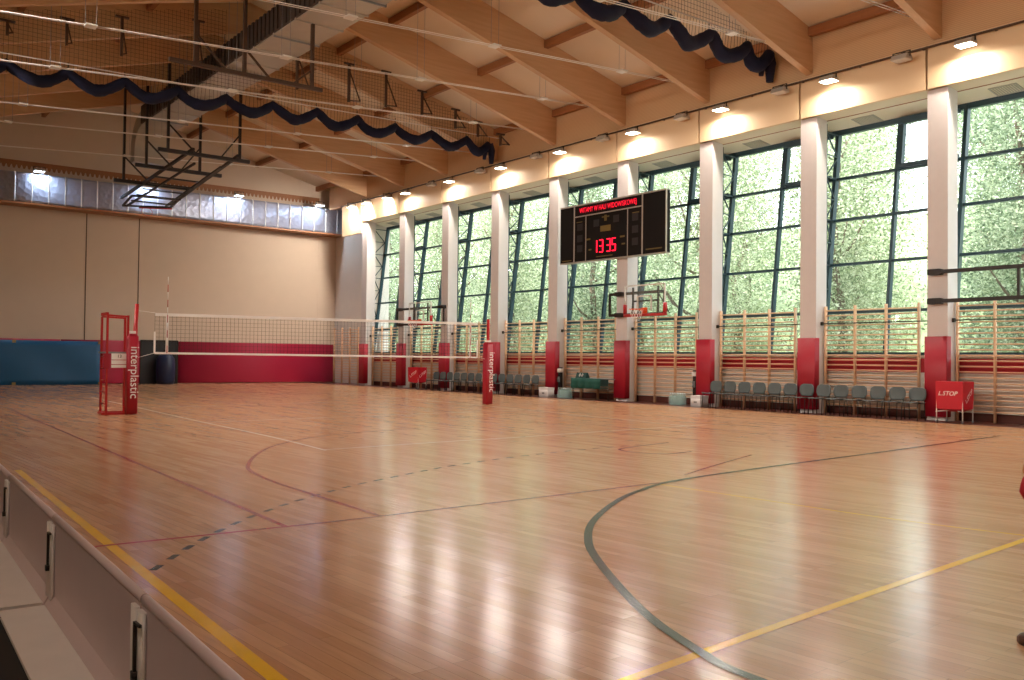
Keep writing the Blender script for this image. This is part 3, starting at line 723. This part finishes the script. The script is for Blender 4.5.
# ------------------------------------------------------------------ scoreboard
t = thing('scoreboard', 'wide black electronic scoreboard mounted on the columns showing red 13 35', 'scoreboard', (21.15, 22.0, 4.77))
H_ = 1.99; a_, b_ = -2.52, 2.53
MB().box((0,a_,0),(.2,b_,H_)).build('case', M_score, t)
m = MB()
for y in (-1.54, -.82+.0, 1.36, 1.8+.0): pass
tr = [(a_,a_+.04),(b_-.03,b_)]
Wd = b_-a_
def yy(f): return b_-f*Wd      # f: fraction from the left edge of the board as seen
for f in (.148,.80): m.box((-.015,yy(f)-.025,0),(0,yy(f)+.025,H_))
for f in (.267,.668): m.box((-.012,yy(f)-.015,0),(0,yy(f)+.015,H_-.40))
m.box((-.012,yy(.80),H_-.42),(0,yy(.148),H_-.38)); m.box((-.012,a_,H_-.03),(0.2,b_,H_+.02)); m.box((-.012,a_,-.02),(.2,b_,.02)); m.box((-.02,a_-.03,-.01),(.03,a_,H_+.01))
m.build('trim', M_scoretrim, t)
MX = lambda f, z: axes((-.006,yy(f),z),(0,-1,0),(0,0,1))
lettering('running_text', 'WITAMY W HALI WIDOWISKOWEJ', .25, M_leddim, t, MX(.475,H_-.21) @ Matrix.Diagonal((.70,1,1,1)), spacing=1.0)
segs = {'1':'bc','3':'abgcd','5':'afgcd'}
def digit(ch, f):
    mb = MB(); w, h, th = .16, .41, .034; c = yy(f); z = .26
    P = dict(a=((-w/2,h),(w/2,h)),b=((w/2,h),(w/2,h/2)),c=((w/2,h/2),(w/2,0)),d=((-w/2,0),(w/2,0)),e=((-w/2,0),(-w/2,h/2)),f=((-w/2,h/2),(-w/2,h)),g=((-w/2,h/2),(w/2,h/2)))
    for s in segs[ch]:
        (x0_,z0_),(x1_,z1_) = P[s]; mb.bar((-.008,c-x0_,z+z0_),(-.008,c-x1_,z+z1_),th,th*.5, up=(1,0,0))
    return mb.build('clock_digit', M_led, t)
for ch, f in (('1',.362),('3',.420),('3',.492),('5',.541)): digit(ch, f)
m = MB()
for f, z, w, h in ((.46,1.42,.36,.04),(.46,1.30,.12,.2),(.46,.95,.5,.2),(.29,.72,.22,.06),(.62,.66,.22,.06),(.63,.42,.16,.05),(.31,.36,.14,.05),(.45,.10,.8,.03),(.07,.07,.5,.03),(.9,.14,.7,.04),(.2,1.38,.3,.03),(.74,1.4,.3,.03)):
    m.box((-.004,yy(f)-w/2,z),(.001,yy(f)+w/2,z+h))
m.build('dull_panel_marks', M_yellowprint, t)
for f, z in ((.205,1.1),(.205,.7),(.205,.35),(.735,1.15),(.735,.75),(.735,.35),(.37,1.15),(.56,1.2)): MB().box((-.003,yy(f)-.14,z),(.001,yy(f)+.14,z+.24)).build('blank_digit_window', M_dim, t)
m = MB(); 
for y in (-.35, .0): pass
m.box((.2,-.35,.4),(.26,.1,.5)); m.box((.2,-.35,1.5),(.26,.1,1.6)); m.build('mounting_bracket', M_steel, t)

# ------------------------------------------------------------------ swinging wall baskets
def basket(loc, x_board, bars, label, w=1.75):
    """loc: base of the board centre; bars: y extents of the two wall bars relative to the board centre"""
    t = thing('wall_basket', label, 'basketball hoop', loc, 0, 'basketball hoops on the window wall')
    zb, zt = 2.82, 3.77
    if w:
        MB().box((0,-w/2,zb),(.02,w/2,zt)).build('backboard', M_acrylic, t)
        m = MB()
        for a, b in (((-.01,-w/2,zb),(-.01,-w/2,zt)),((-.01,w/2,zb),(-.01,w/2,zt)),((-.01,-w/2,zt),(-.01,w/2,zt)),((-.01,-w/2,zb),(-.01,w/2,zb)),((-.012,-.3,zb+.15),(-.012,-.3,zb+.6)),((-.012,.3,zb+.15),(-.012,.3,zb+.6)),((-.012,-.3,zb+.6),(-.012,.3,zb+.6))): m.bar(a,b,.04,.04)
        m.build('board_border', M_whitemetal, t)
        pd = MB(); pd.rbox((-.05,-w/2-.03,zb-.05),(.06,w/2+.03,zb+.04),.02,1,2); pd.build('bottom_edge_pad', M_redpaint, t)
        for s in (-1,1): MB().rbox((-.05,s*w/2-.05,zb+.04),(.06,s*w/2+.05,zb+.36),.02,2,2).build('corner_pad', M_redpaint, t)
        rim = MB().tube([(-.38+.225*math.cos(a),.225*math.sin(a),2.98) for a in [2*PI*i/24 for i in range(24)]], .011, 6, True).build('rim', M_hoop, t)
        m = MB(); m.bar((0,-.1,2.95),(-.16,-.1,2.98),.03,.02); m.bar((0,.1,2.95),(-.16,.1,2.98),.03,.02); m.box((-.03,-.12,2.86),(0,.12,3.05)); m.build('rim_bracket', M_hoop, t)
        m = MB()
        for i in range(12):
            for sg in (-1,1):
                P = []
                for q in range(5):
                    a = 2*PI*(i+sg*q*.5)/12; r = .225-.028*q; P.append((-.38+r*math.cos(a),r*math.sin(a),2.97-q*.09))
                m.tube(P, .004, 3, cap=False)
        m.build('net', M_whitecord, rim)
    y0_, y1_ = bars
    xw = 21.26-loc[0]
    for z in (2.86, 3.56):
        MB().bar((xw,y0_,z),(xw,y1_,z),.08,.09).build('wall_bar', M_steel, t)
    for y in ((y0_, y1_) if w else (.12,)): MB().bar((xw,y,2.86),(xw,y,3.56),.06,.06).build('frame_post', M_steel, t)
    if w:
        m = MB(); 
        for y in (-.55,.55):
            m.bar((.04,y,zb+.05),(.04,y,zt-.05),.05,.05); m.bar((.04,y,2.9),(xw,y,2.86),.04,.04); m.bar((.04,y,3.5),(xw,y,3.56),.04,.04); m.bar((.04,y,3.5),(xw,y*1.5,2.86),.035,.035)
        m.bar((.04,-.55,zb+.45),(.04,.55,zb+.45),.05,.05); m.build('support_arm', M_steel, t)
    return t
def clamps(t, ys, loc):
    for y in ys:
        for z in (2.86,3.56):
            MB().rbox((21.2-loc[0],y-.16-loc[1],z-.07),(21.37-loc[0],y+.16-loc[1],z+.07),.02,0,2).build('column_clamp', M_steel, t)
lo = (21.0, 20.22, 0); t = basket(lo, 21.0, (-.6, 1.86), 'clear basketball board with orange rim under the scoreboard'); clamps(t, (21.64,), lo)
lo = (20.9, 33.5, 0); t = basket(lo, 20.9, (-1.3, 2.55), 'clear basketball board and rim at the far end of the window wall'); clamps(t, (32.34, 35.9), lo)
lo = (21.1, 8.9, 0); t = basket(lo, 21.1, (-.9, 2.1), 'dark double steel bars of a basketball frame at the right edge', w=0); clamps(t, (10.93,), lo)

# ------------------------------------------------------------------ chairs
t = thing('chair', 'x', 'chair', (21.0,0,0), group='grey plastic chairs along the window wall')
sm = MB(); n = 6      # facing -X
prof = [(-.22,.425),(-.19,.44),(-.05,.425),(.1,.415),(.2,.425)]
for i, (x, z) in enumerate(prof):
    for j in range(n+1):
        y = -.21+.42*j/n; sm.v.append((x, y*(1-.08*abs(x)), z+.012*abs(y/.21)**2))
for i in range(len(prof)-1):
    for j in range(n): sm.f.append((i*(n+1)+j,(i+1)*(n+1)+j,(i+1)*(n+1)+j+1,i*(n+1)+j+1)); sm.sm.append(True)
o = sm.build('seat', M_chair, t); q = o.modifiers.new('thick','SOLIDIFY'); q.thickness = .012
bk = MB(); rows = [(.205,.46,.15),(.215,.50,.19),(.225,.56,.215),(.235,.64,.22),(.24,.72,.205),(.243,.765,.165),(.244,.785,.11)]
for x, z, hw in rows:
    for j in range(n+1):
        y = -hw+2*hw*j/n; bk.v.append((x-.03*abs(y/.22)**2, y, z))
for i in range(len(rows)-1):
    for j in range(n): bk.f.append((i*(n+1)+j,(i+1)*(n+1)+j,(i+1)*(n+1)+j+1,i*(n+1)+j+1)); bk.sm.append(True)
o = bk.build('backrest', M_chair, t); q = o.modifiers.new('thick','SOLIDIFY'); q.thickness = .014
for sx, sy in ((-1,-1),(-1,1),(1,-1),(1,1)):
    MB().tube([(sx*.16,sy*.19,.42),(sx*.19,sy*.2,.0)], .012, 6).build('leg', M_chairleg, t)
m = MB()
for s in (-1,1): m.tube([(-.16,s*.19,.41),(.16,s*.19,.41)], .011, 6); m.tube([(.16,s*.19,.41),(.225,s*.15,.5),(.23,s*.14,.6)], .011, 6)
m.tube([(.1,-.19,.41),(.1,.19,.41)], .011, 6); m.build('frame', M_chairleg, t)
ch0 = t; t.location = (20.98, 11.31, 0); first = True
for i in range(13):
    lab = '%s grey plastic chair from the right in the row beside the red ball cart' % ORD[i]
    if first: t['label'] = lab; first = False
    else: dup(ch0, (20.98, 11.31+i*.513, 0), lab)
for i in range(14):
    dup(ch0, (20.98, 25.9+i*.514, 0), '%s grey plastic chair from the right in the distant row behind the volleyball post' % ORD[i])

# ------------------------------------------------------------------ ball carts
def cart(loc, label, rz, texts):
    t = thing('ball_cart', label, 'ball cart', loc, rz, 'red ball carts')
    z0_, z1_ = .30, .96; w = .26; l = .32
    fb = MB().add([(-w,-l,z1_),(w,-l,z1_),(w,l,z1_),(-w,l,z1_),(-w*.97,-l*.97,z0_+.03),(w*.97,-l*.97,z0_+.03),(w*.97,l*.97,z0_+.03),(-w*.97,l*.97,z0_+.03),(0,-l*.6,z0_-.04),(0,l*.6,z0_-.04)],
        [(0,4,5,1),(1,5,6,2),(2,6,7,3),(3,7,4,0),(4,8,5),(5,8,9,6),(6,9,7),(7,9,8,4),(0,1,2,3)]).build('fabric_basket', mat('red_nylon','#c00f28',.5), t)
    for sx, sy in ((-1,-1),(1,-1),(1,1),(-1,1)):
        MB().tube([(sx*w*.93,sy*l*.94,z1_-.02),(sx*w*.93,sy*l*.94,.06)], .013, 8).build('leg', M_whitemetal, t)
        MB().tube([(sx*w*.93,sy*l*.94-.012,.035),(sx*w*.93,sy*l*.94+.012,.035)], .035, 12).build('castor', M_grey, t)
    m = MB()
    for sx in (-1,1): m.tube([(sx*w,-l,.26),(0,0,.3),(sx*w,l,.26)], .011, 6)
    m.build('cross_brace', M_whitemetal, t)
    for M, s, sh in texts: lettering('printed_lettering', 'L.STOP', s, M_whiteprint, fb, M, shear=sh, extrude=.001)
    return t
cart((20.95, 10.30, 0), 'red fabric ball cart on white legs standing by the nearest padded column', 0,
     [(axes((-.262,.04,.68),(0,-1,0),(0,0,1)),.14,.3), (axes((.02,-.322,.62),(1,0,.9),(-.9,0,1)),.13,.2)])
cart((20.95, 33.75, 0), 'red fabric ball cart with slanted white lettering near the far wall bars', R(13),
     [(axes((-.262,.0,.66),(0,-1,.55),(0,.55,1)),.15,.2), (axes((.0,-.322,.66),(1,0,.6),(-.6,0,1)),.15,.2)])

# ------------------------------------------------------------------ cartons, water packs, table, winches
def carton(loc, s, label):
    t = thing('carton', label, 'box', loc, 0, 'white cartons on the floor')
    a, b, h = s
    MB().rbox((-a/2,-b/2,0),(a/2,b/2,h-.03),.008,2,2).build('carton_body', M_cardboard, t)
    MB().box((-a/2-.006,-b/2-.006,h-.09),(a/2+.006,b/2+.006,h)).build('lid', M_cardboard, t)
    MB().box((-a/2-.008,-.06,h*.35),(-a/2+.01,.06,h*.5)).build('hand_hole', M_grey, t)
carton((20.98, 25.02, 0), (.3,.5,.36), 'white carton on the floor by the distant row of chairs')
carton((20.98, 17.93, 0), (.36,.38,.34), 'white carton on the floor beside the nearer chair row')
def water(loc, label):
    t = thing('water_pack', label, 'bottled water', loc, 0, 'shrink wrapped packs of bottled water'); t.scale = (.95,.95,1.05)
    for i in range(3):
        for j in range(5):
            x, y = -.11+.1*i, -.22+.11*j
            MB().lathe([(0,0),(.045,0),(.048,.02),(.048,.2),(.04,.26),(.016,.31),(.016,.335)], (x,y,0), 10).build('bottle', M_bottle, t)
            MB().lathe([(.019,.32),(.019,.355),(0,.355)], (x,y,0), 8).build('cap', M_cap, t)
    MB().rbox((-.17,-.28,.003),(.15,.28,.24),.04,2,3).build('plastic_wrap', M_wrap, t)
water((21.15, 24.2, 0), 'pack of aqua water bottles on the floor left of the green table')
water((21.2, 18.98, 0), 'pack of aqua water bottles on the floor beside the nearer white carton')
t = thing('scorer_table', 'low table draped in green cloth in front of the wall bars', 'table', (21.2, 22.74, 0))
MB().box((-.22,-.92,.70),(.3,.93,.73)).build('tabletop', M_grey, t)
dr = MB(); nn = 40
for i in range(nn+1):
    y = -.55+1.5*i/nn
    for j, z in enumerate((.735,.6,.5,.38)): dr.v.append((-.225-.01*j-.012*j*math.sin(y*17), y, z))
for i in range(nn):
    for j in range(3): dr.f.append((i*4+j,(i+1)*4+j,(i+1)*4+j+1,i*4+j+1)); dr.sm.append(True)
o = dr.build('green_drape', M_greenbanner, t); q = o.modifiers.new('thick','SOLIDIFY'); q.thickness = .008
m = MB(); m.box((-.24,-.92,.48),(-.225,-.55,.72)); m.box((-.24,-.93,.4),(-.23,-.55,.44)); m.build('side_drape', mat('dark_green_cloth','#0a2c2a',.8), t)
for sx, sy in ((-1,-1),(1,-1),(1,1),(-1,1)): MB().tube([(.04+sx*.22,sy*.86,.7),(.04+sx*.22,sy*.86,0)], .014, 8).build('leg', M_chairleg, t)
f = thing('flip_scoreboard', 'small dark flip scoreboard with white digits on the green table', 'scoreboard', (21.1, 23.25, .735))
MB().prism([(-.09,0),(.12,0),(.03,.19),(-.01,.19)], -.26, .26, 1).build('stand', mat('dark_green_board','#0c3a38',.5), f)
lettering('flip_digits', '0 0', .16, M_whiteprint, f, axes((-.055,0,.1),(0,-1,0),(.4,0,1)))
def winch(y, label):
    t = thing('net_winch', label, 'winch', (21.46, y, 0), 0, 'winches beside padded columns')
    MB().rbox((-.06,-.06,0),(.06,.06,1.08),.01,2,2).build('winch_post', M_black, t)
    MB().rbox((-.09,-.08,.9),(.07,.08,1.04),.015,2,2).build('control_box', M_whitemetal, t)
    m = MB(); m.tube([(-.08,0,.7),(-.14,0,.7),(-.14,0,.55)], .012, 6); m.rbox((-.1,-.05,.55),(-.06,.05,.75),.01,2,2); m.build('crank', M_grey, t)
winch(18.5, 'narrow black winch with white box beside the third padded column from the right')
winch(24.82, 'narrow black winch with white box between green table and fifth padded column')

# ------------------------------------------------------------------ floorball rink boards (2 m elements)
SL = .0456
def board_x(y): return .835+SL*y
t = thing('rink_board', 'x', 'rink board', (0,0,0), group='white rink boards along the sideline')
MB().box((-.012,-.99,.02),(.012,.99,.47)).build('panel', M_board, t)
MB().tube([(0,-.995,.48),(0,.995,.48)], .019, 10).build('rounded_top_edge', M_board, t)
m = MB(); m.add([(-.012,-.99,.02),(-.012,.99,.02),(-.06,.99,0),(-.06,-.99,0),(-.012,-.99,.075),(-.012,.99,.075)], [(0,3,2,1),(2,3,4,5),(0,4,3),(1,2,5)]); m.build('skirt', M_board, t)
MB().box((-.27,-.97,.0),(-.05,.97,.018)).build('foot_plate', M_boardfoot, t)
for s in (-1,1): MB().rbox((-.03,s*.95-.04,.02),(-.012,s*.95+.04,.45),.008,2,2).build('end_post', M_boardfoot, t)
m = MB(); m.bar((-.038,.98,.22),(-.038,.98,.41),.012,.012); m.bar((-.038,.98,.405),(-.038,.9,.41),.010,.010); m.rbox((-.05,.965,.2),(-.028,.995,.23),.006,2,2); m.build('latch', M_steel, t)
rb0 = t; ang = -math.atan(SL)
for i in range(6):
    yc = .47+2.0*i+.0
    lab = 'white low rink board along the yellow sideline, %s from the camera' % ORD[i]
    if i == 0: t['label'] = lab; t.location = (board_x(yc), yc, 0); t.rotation_euler = (0,0,ang)
    else: dup(rb0, (board_x(yc), yc, 0), lab, ang)

# ------------------------------------------------------------------ person at the right edge
def figure(o, feet):
    lat = Vector((.79,-.61,0)); fwd = Vector((.61,.79,0)); base = Vector(o)
    def P(a, f, z): return tuple(lat*a+fwd*f+Vector((0,0,z)))
    t = thing('person', 'person in dark clothes holding a red cloth, at the right edge of the floor', 'person', o)
    V = []; E_ = []; RR = []
    def v(p, r): V.append(p); RR.append(r); return len(V)-1
    pel = v(P(0,0,.95), (.12,.09)); wai = v(P(0,0,1.1), (.11,.085)); che = v(P(0,.01,1.3), (.13,.09)); ncb = v(P(0,.0,1.46), (.075,.07)); nck = v(P(0,.01,1.53), (.055,.055)); hd = v(P(0,.03,1.62), (.085,.095)); hd2 = v(P(0,.02,1.72), (.08,.09))
    E_ += [(pel,wai),(wai,che),(che,ncb),(ncb,nck),(nck,hd),(hd,hd2)]
    for s in (-1,1):
        hip = v(P(s*.1,0,.88), (.085,.085)); kn = v(P(s*.145,.03,.5), (.06,.06)); ca = v(P(s*.175,.0,.33), (.055,.057)); an = v(P(s*.19,-.02,.09), (.04,.045)); to = v(P(s*.2,.09,.035), (.02,.016))
        E_ += [(pel,hip),(hip,kn),(kn,ca),(ca,an),(an,to)]
        sh = v(P(s*.19,0,1.42), (.062,.062)); el_ = v(P(s*.215,-.03,1.13), (.045,.045)); wr_ = v(P(s*.255,.06,.9), (.03,.03)); pm = v(P(s*.255,.085,.83), (.04,.022))
        E_ += [(che,sh),(sh,el_),(el_,wr_),(wr_,pm)]
    me = bpy.data.meshes.new('body'); me.from_pydata(V, E_, []); me.materials.append(M_skin)
    b = bpy.data.objects.new('body', me); link(b, t)
    sk = b.modifiers.new('skin','SKIN'); sk.use_smooth_shade = True
    for i, d_ in enumerate(me.skin_vertices[0].data): d_.radius = RR[i]; d_.use_root = (i == 0)
    su = b.modifiers.new('sub','SUBSURF'); su.levels = 2; su.render_levels = 2
    for s in (-1,1):      # fingers and thumb, curled
        for q in range(4):
            a0 = s*.255; f0 = .06+.018*q; ln = (.07,.08,.075,.06)[q]
            MB().tube([P(a0,f0+.01,.80),P(a0,f0+.015,.80-ln*.5),P(a0-s*.012,f0+.015,.80-ln*.85),P(a0-s*.03,f0+.012,.80-ln)], [.0095,.009,.0085,.006], 8).build('finger', M_skin, t)
        MB().tube([P(s*.25,.10,.85),P(s*.235,.135,.82),P(s*.23,.14,.785)], [.011,.010,.007], 8).build('thumb', M_skin, t)
    def shell(name, m, vs, es, rs):
        me = bpy.data.meshes.new(name); me.from_pydata(vs, es, []); me.materials.append(m)
        b = bpy.data.objects.new(name, me); link(b, t); k = b.modifiers.new('skin','SKIN'); k.use_smooth_shade = True
        for i, d_ in enumerate(me.skin_vertices[0].data): d_.radius = rs[i]; d_.use_root = (i == 0)
        q_ = b.modifiers.new('sub','SUBSURF'); q_.levels = 2; q_.render_levels = 2
    vs = [P(0,0,1.02),P(0,0,.93)]; rs = [(.165,.13),(.175,.14)]; es = [(0,1)]
    for s in (-1,1):
        n_ = len(vs); vs += [P(s*.1,0,.82),P(s*.145,.03,.5),P(s*.18,.0,.3),P(s*.195,-.01,.07)]; rs += [(.115,.12),(.085,.085),(.085,.087),(.09,.092)]
        es += [(1,n_),(n_,n_+1),(n_+1,n_+2),(n_+2,n_+3)]
    shell('trousers', M_trouser, vs, es, rs)
    vs = [P(0,0,.84),P(0,0,.97),P(0,0,1.12),P(0,.0,1.27),P(0,0,1.39),P(0,0,1.5)]; rs = [(.21,.175),(.20,.165),(.185,.15),(.20,.155),(.17,.14),(.085,.085)]; es = [(0,1),(1,2),(2,3),(3,4),(4,5)]
    for s in (-1,1):
        n_ = len(vs); vs += [P(s*.19,0,1.42),P(s*.215,-.03,1.13),P(s*.25,.05,.93)]; rs += [(.085,.085),(.06,.06),(.046,.046)]; es += [(4,n_),(n_,n_+1),(n_+1,n_+2)]
    shell('jacket', M_cloth, vs, es, rs)
    hr = MB(); hr.lathe([(.0,.165),(.05,.155),(.085,.115),(.1,.06),(.1,0),(.085,-.05)], P(0,.0,1.65), 16); hr.build('hair', M_hair, t)
    for s in (-1,1):
        sh = MB(); a0 = s*.205
        vs = []
        for f_, hw, h in ((-.09,.045,.09),(-.02,.052,.12),(.07,.052,.09),(.15,.055,.06),(.2,.04,.04)):
            for a_, z_ in ((-hw,0),(hw,0),(hw,h*.6),(hw*.5,h),(-hw*.5,h),(-hw,h*.6)): vs.append(P(a0+a_,f_,z_))
        fs = [(5,4,3,2,1,0),(24,25,26,27,28,29)]+[(i*6+j,i*6+(j+1) % 6,(i+1)*6+(j+1) % 6,(i+1)*6+j) for i in range(4) for j in range(6)]
        sh.add(vs, fs, True); sh.build('shoe', M_shoe, t)
        for e_ in (-1,1): pass
    face = MB()
    for s in (-1,1): face.lathe([(0,.008),(.008,.006),(.011,0),(.008,-.006),(0,-.008)], P(s*.032,.115,1.66), 8)
    face.build('eyes', M_hair, t)
    MB().add([P(-.014,.105,1.60),P(.014,.105,1.60),P(0,.135,1.605),P(0,.11,1.655)], [(0,1,2),(1,3,2),(0,2,3),(0,3,1)]).build('nose', M_skin, t)
    MB().tube([P(-.024,.103,1.565),P(0,.11,1.563),P(.024,.103,1.565)], .006, 6).build('mouth', mat('lips','#9a5448',.5), t)
    for s in (-1,1): MB().tube([P(s*.09,.02,1.62),P(s*.1,.0,1.65),P(s*.09,.0,1.68)], [.012,.016,.01], 6).build('ear', M_skin, t)
    return t, P
pp, P_ = figure((4.853, 1.733, 0), None)
c = thing('hand_towel', 'small red cloth held in the hand of the person at the right edge', 'towel', (4.853, 1.733, 0))
m = MB(); m.tube([P_(-.26,.09,.83),P_(-.265,.09,.79),P_(-.27,.085,.76),P_(-.26,.08,.72)], [.012,.02,.024,.014], 10); m.build('folded_cloth', M_redcloth, c)

# ------------------------------------------------------------------ outside: bank and trees
bk = MB(); nx, ny = 20, 40
for i in range(nx+1):
    for j in range(ny+1):
        x = 24.5+i*2.2; y = -12+j*2.4
        z = -.6+max(0,(x-27))*.33+.35*math.sin(x*.9+y*.5)+.3*math.sin(y*1.1)
        bk.v.append((x, y, z))
for i in range(nx):
    for j in range(ny): a = i*(ny+1)+j; bk.f.append((a,a+ny+1,a+ny+2,a+1)); bk.sm.append(True)
ob = bk.build('grassy_bank', M_bank); struct(ob)
def foliage(seed, n, rx, ry, h0, h1, s):
    rnd = random.Random(seed); m = MB()
    cl = [(rnd.uniform(-.7,.7)*rx, rnd.uniform(-.7,.7)*ry, rnd.uniform(h0+.5, h1-.5)) for _ in range(44)]
    for _ in range(n):
        c = rnd.choice(cl); r = 1.5
        while True:
            d = Vector((rnd.uniform(-1,1),rnd.uniform(-1,1),rnd.uniform(-1,1)))
            if d.length < 1: break
        p = Vector(c)+d*r
        a = Vector((rnd.gauss(0,1),rnd.gauss(0,1),rnd.gauss(0,.7))).normalized(); b = a.cross(Vector((rnd.gauss(0,1),rnd.gauss(0,1),rnd.gauss(0,1)))).normalized()
        L, Wd_ = s*rnd.uniform(.7,1.4), s*rnd.uniform(.35,.6)
        m.add([p-a*L*.5, p+b*Wd_*.5, p+a*L*.5, p-b*Wd_*.5], [(0,1,2,3)])
    return m
def trunk(seed, h):
    rnd = random.Random(seed); m = MB()
    pts = [(rnd.uniform(-.1,.1)*i, rnd.uniform(-.1,.1)*i, h*i/6) for i in range(7)]
    m.tube(pts, [.2,.17,.15,.13,.1,.08,.05], 8)
    for i in range(7):
        b = Vector(pts[2+i % 4]); a = rnd.uniform(0,2*PI); l = rnd.uniform(1.2,2.4)
        m.tube([b, b+Vector((math.cos(a)*l*.6,math.sin(a)*l*.6,l*.35)), b+Vector((math.cos(a)*l,math.sin(a)*l,l*.9))], [.07,.045,.02], 6)
    return m
protos = []
for i, (s, m_) in enumerate(((3,M_leafA),(11,M_leafB),(29,M_leafA))):
    t = thing('tree', '', 'tree', (0,0,0), group='trees outside the windows')
    f_o = foliage(s, 26000, 2.2, 2.2, 1.0, 11.5, .135).build('foliage', m_, t); f_o['kind'] = 'stuff'
    trunk(s, 10.5).build('trunk', M_trunk, t); protos.append(t)
spots = []
rnd = random.Random(5)
BAY = ['at the right edge']+['between the %s and %s columns' % (ORD[i], ORD[i+1]) for i in range(8)]
for i in range(9): spots.append((28.2+rnd.uniform(0,.2), 5.4+i*6.25, 'front'))
for i in range(10): spots.append((34.6+rnd.uniform(0,.2), 8.6+i*6.25, 'middle'))
for i in range(10): spots.append((41.0+rnd.uniform(0,.2), 11.7+i*6.7, 'back'))
cnt = {'front':0,'middle':0,'back':0}
for i, (x, y, row) in enumerate(spots):
    pr = protos[i] if i < 3 else copy_tree(protos[i % 3])
    z = -.6+max(0,(x-27))*.33
    pr.location = (x, y, z-.3); pr.rotation_euler = (0,0,rnd.uniform(0,6.28)); s = rnd.uniform(.97,1.03); pr.scale = (s,s,s)
    j = cnt[row]; cnt[row] += 1
    pr['label'] = {'front':'leafy tree close outside the window wall, %s from the right','middle':'leafy tree half way up the bank outside, %s from the right','back':'leafy tree at the top of the bank outside, %s from the right'}[row] % ORD[j]

# ------------------------------------------------------------------ daylight
w = bpy.data.worlds.new('sky'); S.world = w; w.use_nodes = True
bg = w.node_tree.nodes['Background']; bg.inputs['Color'].default_value = (.86,.93,1,1); bg.inputs['Strength'].default_value = 6.2
sl_ = bpy.data.lights.new('sun', 'SUN'); sl_.energy = 11; sl_.angle = R(2); sl_.color = (1,.95,.85)
so_ = bpy.data.objects.new('sun', sl_); link(so_); so_.rotation_euler = Vector((.62,.25,-.75)).to_track_quat('-Z','Y').to_euler()

# ------------------------------------------------------------------ camera
f, yaw, pit, rol, hc = 905.7476, R(37.7695), R(1.1768), R(.6092), 1.3787
F = Vector((math.sin(yaw)*math.cos(pit), math.cos(yaw)*math.cos(pit), math.sin(pit))); Rt = Vector((math.cos(yaw), -math.sin(yaw), 0)); U = Rt.cross(F)
c_, s_ = math.cos(rol), math.sin(rol); R2 = Rt*c_+U*s_; U2 = U*c_-Rt*s_
cd = bpy.data.cameras.new('camera'); cam = bpy.data.objects.new('camera', cd); link(cam)
M = Matrix.Identity(4)
for i in range(3): M[i][0], M[i][1], M[i][2] = R2[i], U2[i], -F[i]
M[2][3] = hc; cam.matrix_world = M
cd.sensor_width = 36; cd.lens = f/1024*36; cd.clip_end = 400; cd.clip_start = .05
S.camera = cam
S.view_settings.view_transform = 'Standard'; S.view_settings.look = 'None'; S.view_settings.gamma = 1; S.view_settings.use_curve_mapping = False
S.view_settings.exposure = .25
S.cycles.sample_clamp_indirect = 3
